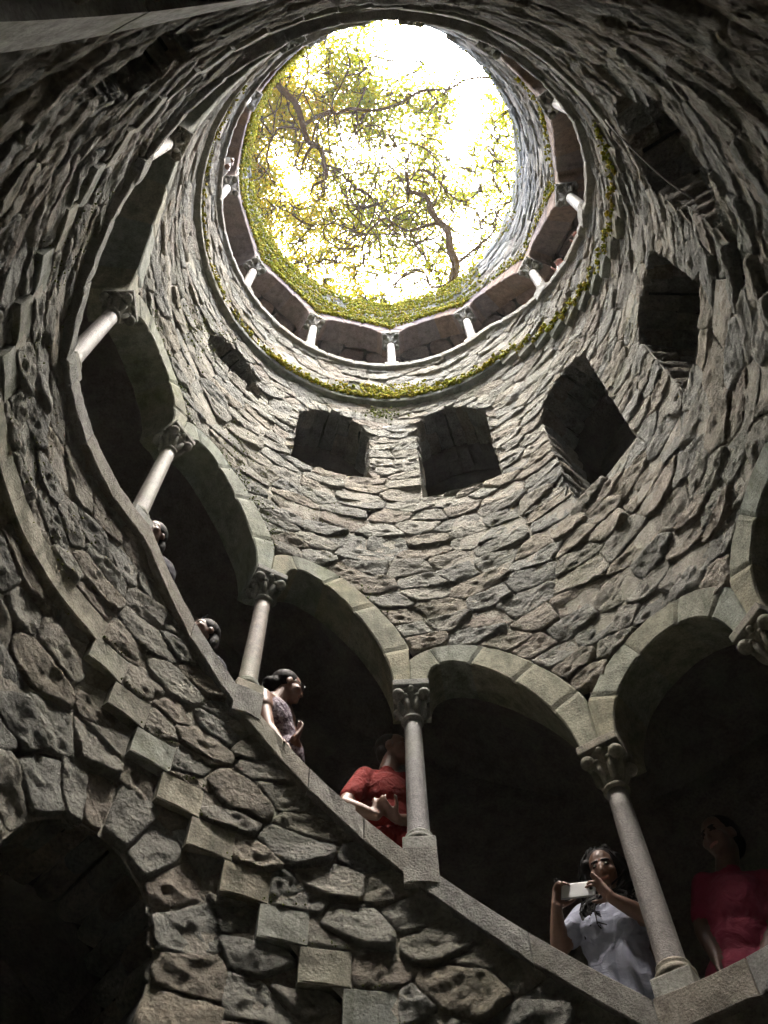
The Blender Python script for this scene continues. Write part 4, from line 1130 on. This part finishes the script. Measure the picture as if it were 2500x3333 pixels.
arm(B, sR, eR, wR, 'skin', 'cloth', .62); arm(B, sL, eL, wL, 'skin', 'cloth', .5)
pc = J(1249, 1923, 3.14); px_ = (J(1284, 1918, 3.14) - J(1215, 1926, 3.14)).normalized(); py_ = (J(1249, 1905, 3.14) - J(1250, 1941, 3.14)).normalized()
hand(B, wR, UP * .8 + px_ * .25, px_ * .9 + to_cam(wR) * .5, (.75, .8, .85, .9), 'skin', .92, -1)
hand(B, wL, UP * .9 - px_ * .5, -px_ * .8 + to_cam(wL) * .3, (.05, .7, .75, .1), 'skin', .92, 1, .3)
legs(B, 'legs', hip, fz, Q); B.build('body', mats(MAT['skin'], cloth=MAT['smock']), .006, root)
H = Body(); QH = frame(fw, UP); T = lambda x, y, z: hc + QH @ Vector((x, y, z))
H.ell('hair', T(0, -.028, .042), (.088, .095, .09), QH); H.ell('hair', T(0, -.06, -.03), (.085, .06, .11), QH)
for s in (-1, 1):
    H.cap('hair', T(s * .072, .02, .05), .026, T(s * .088, -.01, -.06), .036)
hl = [[T(-.03, .0, .12), T(-.085, .02, .02), T(-.09, .01, -.08), J(1276, 1962, 3.33), J(1288, 2002, 3.3)]]
hr = [[T(.03, .0, .12), T(.085, .01, .02), T(.09, -.01, -.08), J(1350, 1956, 3.42), J(1380, 1974, 3.46)], [T(.0, -.06, .12), T(.06, -.09, .02), T(.08, -.08, -.1), J(1366, 1958, 3.52), J(1392, 1990, 3.55)], [T(0, -.06, .12), T(0, -.12, 0), T(.02, -.11, -.14), T(.03, -.12, -.3)]]
strands(root, MAT['hair'], hl, 55, .005, .016, 3); strands(root, MAT['hair'], hr, 130, .0055, .02, 4)
hair_obj(H, root, MAT['hair'])
phone('white_phone', 'white phone held sideways by the woman in the blue smock', pc, px_, py_, (.158, .076), MAT['phone_white'], MAT['metal'])
# 2. maroon shirt at the right edge
root = person('dim person in a maroon t-shirt at the far right edge')
B = Body(); hc = J(1556, 1812, 3.78); nk = J(1572, 1880, 3.8); sR, sL = J(1522, 1912, 3.75), J(1654, 1906, 3.85); hip = J(1610, 2120, 3.8); fw = to_cam(hc, -30, -5)
head(B, hc, fw, UP, nk, 1.0); Q = torso(B, 'cloth', nk, sL, sR, hip, .165, .12, 0, to_cam(nk, -12)); arm(B, sR, J(1518, 2010, 3.7), J(1552, 2075, 3.62), 'skin', 'cloth', .7); arm(B, sL, J(1678, 2010, 3.8), J(1650, 2085, 3.65), 'skin', 'cloth', .7)
hand(B, J(1552, 2075, 3.62), Vector((0, 0, -1)) + Q.col[1] * .4, Q.col[0] * -1, .35, 'skin', .95, 1); hand(B, J(1650, 2085, 3.65), Vector((0, 0, -1)) + Q.col[1] * .4, Q.col[0], .35, 'skin', .95, -1)
legs(B, 'legs', hip, floor_at(-40), Q); B.build('body', mats(MAT['skin2'], cloth=MAT['maroon']), .008, root)
H = Body(); QH = frame(fw, UP); T = lambda x, y, z: hc + QH @ Vector((x, y, z)); H.ell('hair', T(0, -.03, .04), (.086, .095, .088), QH); H.ell('hair', T(0, -.065, -.02), (.076, .05, .07), QH)
hair_obj(H, root, MAT['hair'])
# 3. red t-shirt
root = person('person in a red t-shirt leaning on the coping left of the central lower column')
B = Body(); hc = J(852, 1622, 3.5); nk = J(838, 1668, 3.5); sR, sL = J(788, 1680, 3.38), J(872, 1690, 3.55); hip = J(852, 1842, 3.5); fw = to_cam(hc, 70, 5)
head(B, hc, fw, UP, nk, 1.02); Q = torso(B, 'cloth', nk, sL, sR, hip, .165, .12, 0, to_cam(nk, 20)); wr = J(812, 1762, 3.2); el = J(744, 1738, 3.22)
arm(B, sR, el, wr, 'skin', 'cloth', .72, 1.08); hand(B, wr, UP * .8 + Q.col[1] * .1 + (J(830, 1730, 3.2) - wr).normalized(), Q.col[1] * -1, .7, 'skin', 1.0, 1)
el2, wr2 = J(905, 1780, 3.5), J(858, 1768, 3.28); arm(B, sL, el2, wr2, 'skin', 'cloth', .7, 1.05); hand(B, wr2, (J(836, 1750, 3.2) - wr2), UP, .7, 'skin', 1.0, 1)
legs(B, 'legs', hip, floor_at(2), Q); B.build('body', mats(MAT['skin'], cloth=MAT['red']), .007, root)
H = Body(); QH = frame(fw, UP); T = lambda x, y, z: hc + QH @ Vector((x, y, z)); H.ell('hair', T(0, -.03, .045), (.084, .09, .078), QH); H.ell('hair', T(0, -.062, -.01), (.072, .05, .07), QH); hair_obj(H, root, MAT['grey_hair'])
# 4. woman in the printed sleeveless top, seen in profile
root = person('bare-shouldered woman in a printed sleeveless top with glasses, in profile behind the coping')
B = Body(); hc = J(622, 1486, 3.2); nk = J(592, 1520, 3.22); sR, sL = J(566, 1506, 3.14), J(612, 1532, 3.34); hip = J(618, 1640, 3.36)
fw = (J(664, 1496, 3.2) - hc).normalized(); fw.z -= .15
head(B, hc, fw, UP, nk, .94); Q = torso(B, 'cloth', J(588, 1536, 3.24), J(604, 1548, 3.34), J(572, 1532, 3.16), hip, .125, .10, 0, (Vector((fw.x, fw.y, 0)) + to_cam(nk) * .5).normalized())
B.cap('skin', sR, .052, nk, .045); B.cap('skin', sL, .05, nk, .045); B.cap('skin', (sR + sL) / 2, .07, nk, .05)
eR, wR = J(580, 1572, 3.06), J(604, 1600, 3.0); arm(B, sR, eR, wR, 'skin', 'skin', .3, .95); hand(B, wR, J(622, 1618, 2.98) - wR, Vector((0, 0, -1)), .4, 'skin', .9, 1)
eL, wL = J(640, 1622, 3.3), J(636, 1596, 3.12); arm(B, sL, eL, wL, 'skin', 'skin', .3, .95); hand(B, wL, UP + fw * .4, -fw, .5, 'skin', .9, 1)
legs(B, 'legs', hip, floor_at(22), Q); B.build('body', mats(MAT['skin'], cloth=MAT['print']), .006, root)
H = Body(); QH = frame(fw, UP); T = lambda x, y, z: hc + QH @ (Vector((x, y, z)) * .94); H.ell('hair', T(0, -.032, .04), (.082, .09, .084), QH); H.ell('hair', T(0, -.085, -.02), (.06, .05, .06), QH); H.ell('hair', T(0, -.125, -.01), (.04, .04, .042), QH); hair_obj(H, root, MAT['hair'])
mb = MB()
for s in (-1, 1):
    pts = [T(s * (.031 + .021 * cos(a)), .098, .0 + .016 * sin(a)) for a in np.linspace(0, 2 * pi, 15)]; tube(mb, pts, [.0018] * 15, 5)
    tube(mb, [T(s * .052, .096, .004), T(s * .07, .05, .006), T(s * .076, .0, .006)], [.0018] * 3, 5)
tube(mb, [T(-.01, .1, .004), T(.01, .1, .004)], [.0018] * 2, 5); mb.build('glasses', MAT['phone_black'], root)
# 5 and 6. heads peeping over the coping on the left
root = person('dark-haired person peeping over the coping at mid left, only the head showing')
B = Body(); hc = J(437, 1368, 3.16); nk = J(428, 1412, 3.26); sR, sL = J(404, 1420, 3.2), J(458, 1444, 3.4); hip = J(450, 1530, 3.4); fw = to_cam(hc, -48, 4)
head(B, hc, fw, UP, nk, .92, 'skin'); Q = torso(B, 'cloth', nk, sL, sR, hip, .15, .11, 0, to_cam(nk, -30)); arm(B, sR, sR + Vector((0, 0, -.28)), sR + Vector((.1, 0, -.45)), 'skin', 'cloth'); arm(B, sL, sL + Vector((0, 0, -.28)), sL + Vector((.05, -.05, -.5)), 'skin', 'cloth')
legs(B, 'legs', hip, floor_at(38), Q); B.build('body', mats(MAT['skin2'], cloth=MAT['dark_cloth']), .007, root)
H = Body(); QH = frame(fw, UP); T = lambda x, y, z: hc + QH @ (Vector((x, y, z)) * .92); H.ell('hair', T(0, -.03, .045), (.086, .094, .086), QH); H.ell('hair', T(0, -.07, -.05), (.08, .055, .11), QH); hair_obj(H, root, MAT['hair'])
mb = MB()                                             # sunglasses pushed up on the hair
for s in (-1, 1):
    v, f = ball((0, 0, 0), .024, 10, 8, (1, .25, .8)); mb.add([T(s * .03, .052, .105) + QH @ p for p in v], f)
mb.build('sunglasses', MAT['phone_black'], root)
root = person('person resting the chin on a fist behind the coping, highest on the lower left stairs')
B = Body(); hc = J(329, 1156, 3.14); nk = J(318, 1198, 3.24); sR, sL = J(296, 1196, 3.2), J(346, 1228, 3.36); hip = J(340, 1310, 3.4); fw = to_cam(hc, -25, -4)
head(B, hc, fw, UP, nk, .94, 'skin'); Q = torso(B, 'cloth', nk, sL, sR, hip, .15, .11, 0, to_cam(nk, -20)); wr = J(330, 1214, 3.06); arm(B, sL, J(352, 1262, 3.1), wr, 'skin', 'cloth', .6); hand(B, wr, J(321, 1190, 3.06) - wr, -to_cam(wr), 1.15, 'skin', .95, 1)
arm(B, sR, sR + Vector((0, 0, -.28)), sR + Vector((.08, 0, -.45)), 'skin', 'cloth'); legs(B, 'legs', hip, floor_at(54), Q); B.build('body', mats(MAT['skin2'], cloth=MAT['dark_cloth']), .007, root)
H = Body(); QH = frame(fw, UP); T = lambda x, y, z: hc + QH @ (Vector((x, y, z)) * .94); H.ell('hair', T(0, -.03, .048), (.088, .096, .088), QH); H.ell('hair', T(0, -.07, -.04), (.084, .055, .1), QH); hair_obj(H, root, MAT['hair'])
# 7. white sleeves over the top coping on the left
root = person('person in white sleeves reaching over the top gallery coping on the left with a phone', 'visitors in the top gallery')
def stand(th, r, z_floor, tall): 
    b = P(th, 0, r); b.z = z_floor; return b
t7 = 360 + 97; fz = floor_at(t7); hc = P(-97, 0, 3.42); hc.z = fz + 1.52; nk = P(-97, 0, 3.46); nk.z = fz + 1.36; inn_ = -P(-97, 0, 1).normalized(); side = Vector((-inn_.y, inn_.x, 0))
sA, sB = nk + side * .18 - UP * .05, nk - side * .18 - UP * .05; hip = P(-97, 0, 3.5); hip.z = fz + .9
B = Body(); head(B, hc, (inn_ - UP * .7).normalized(), UP, nk, 1.0); Q = torso(B, 'cloth', nk, sA, sB, hip, .165, .12, 0, inn_)
w1, w2 = J(500, 347, 2.84), J(492, 359, 2.84)
near = (sA, sB) if (sA - w1).length < (sB - w1).length else (sB, sA)
for sh, w, tgt in ((near[0], w1, J(511, 358, 2.8)), (near[1], w2, J(503, 371, 2.8))):
    el = sh.lerp(w, .5) - UP * .1; B.cap('cloth', sh, .06, el, .055); B.cap('cloth', el, .055, el.lerp(w, .82), .042); B.cap('skin', el.lerp(w, .7), .034, w, .027); hand(B, w, tgt - w, UP * .4 - inn_, .55, 'skin', 1.05, 1)
legs(B, 'legs', hip, fz, Q); B.build('body', mats(MAT['skin'], cloth=MAT['white_cloth']), .008, root)
H = Body(); QH = frame((inn_ - UP * .7).normalized(), UP); T = lambda x, y, z: hc + QH @ Vector((x, y, z)); H.ell('hair', T(0, -.03, .045), (.084, .092, .08), QH); hair_obj(H, root, MAT['hair'], .008)
phone('black_phone', 'black phone held out over the top gallery coping on the left', J(514, 369, 2.79), J(524, 374, 2.79) - J(505, 364, 2.79), J(517, 363, 2.79) - J(510, 376, 2.79), (.15, .075), MAT['phone_black'], MAT['metal'])
# 8. hand and white phone over the top coping on the right
root = person('person behind the right top gallery coping, a raised reddish hand and phone showing', 'visitors in the top gallery')
t8 = 360 - 79; fz = floor_at(t8); hc = P(79, 0, 3.72); hc.z = fz + 1.42; nk = P(79, 0, 3.76); nk.z = fz + 1.26; inn_ = -P(79, 0, 1).normalized(); side = Vector((-inn_.y, inn_.x, 0)); sA, sB = nk + side * .17 - UP * .05, nk - side * .17 - UP * .05; hip = P(79, 0, 3.78); hip.z = fz + .82
B = Body(); head(B, hc, inn_, UP, nk, .97); Q = torso(B, 'cloth', nk, sA, sB, hip, .155, .11, 0, inn_); w1, w2 = J(1212, 584, 3.08), J(1252, 524, 3.1)
near = (sA, sB) if (sA - w1).length < (sB - w1).length else (sB, sA)
arm(B, near[0], near[0].lerp(w1, .5) - UP * .16, w1, 'skin', 'cloth', .5); arm(B, near[1], near[1].lerp(w2, .5) - UP * .16, w2, 'skin', 'cloth', .5)
hand(B, w1, J(1208, 556, 3.08) - w1, to_cam(w1), .35, 'skin', 1.1, 1); hand(B, w2, J(1249, 508, 3.1) - w2, to_cam(w2), .8, 'skin', 1.0, 1)
legs(B, 'legs', hip, fz, Q); B.build('body', mats(skin_mat('skin_flushed', (.45, .20, .16)), cloth=MAT['dark_cloth']), .008, root)
H = Body(); QH = frame(inn_, UP); T = lambda x, y, z: hc + QH @ Vector((x, y, z)); H.ell('hair', T(0, -.03, .045), (.084, .092, .08), QH); hair_obj(H, root, MAT['hair'], .008)
phone('white_phone', 'white phone held upright over the top gallery coping on the right', J(1247, 509, 3.06), J(1248, 493, 3.06) - J(1246, 525, 3.06), J(1252, 509, 3.06) - J(1241, 508, 3.12), (.16, .075), MAT['phone_white'], MAT['phone_white'])
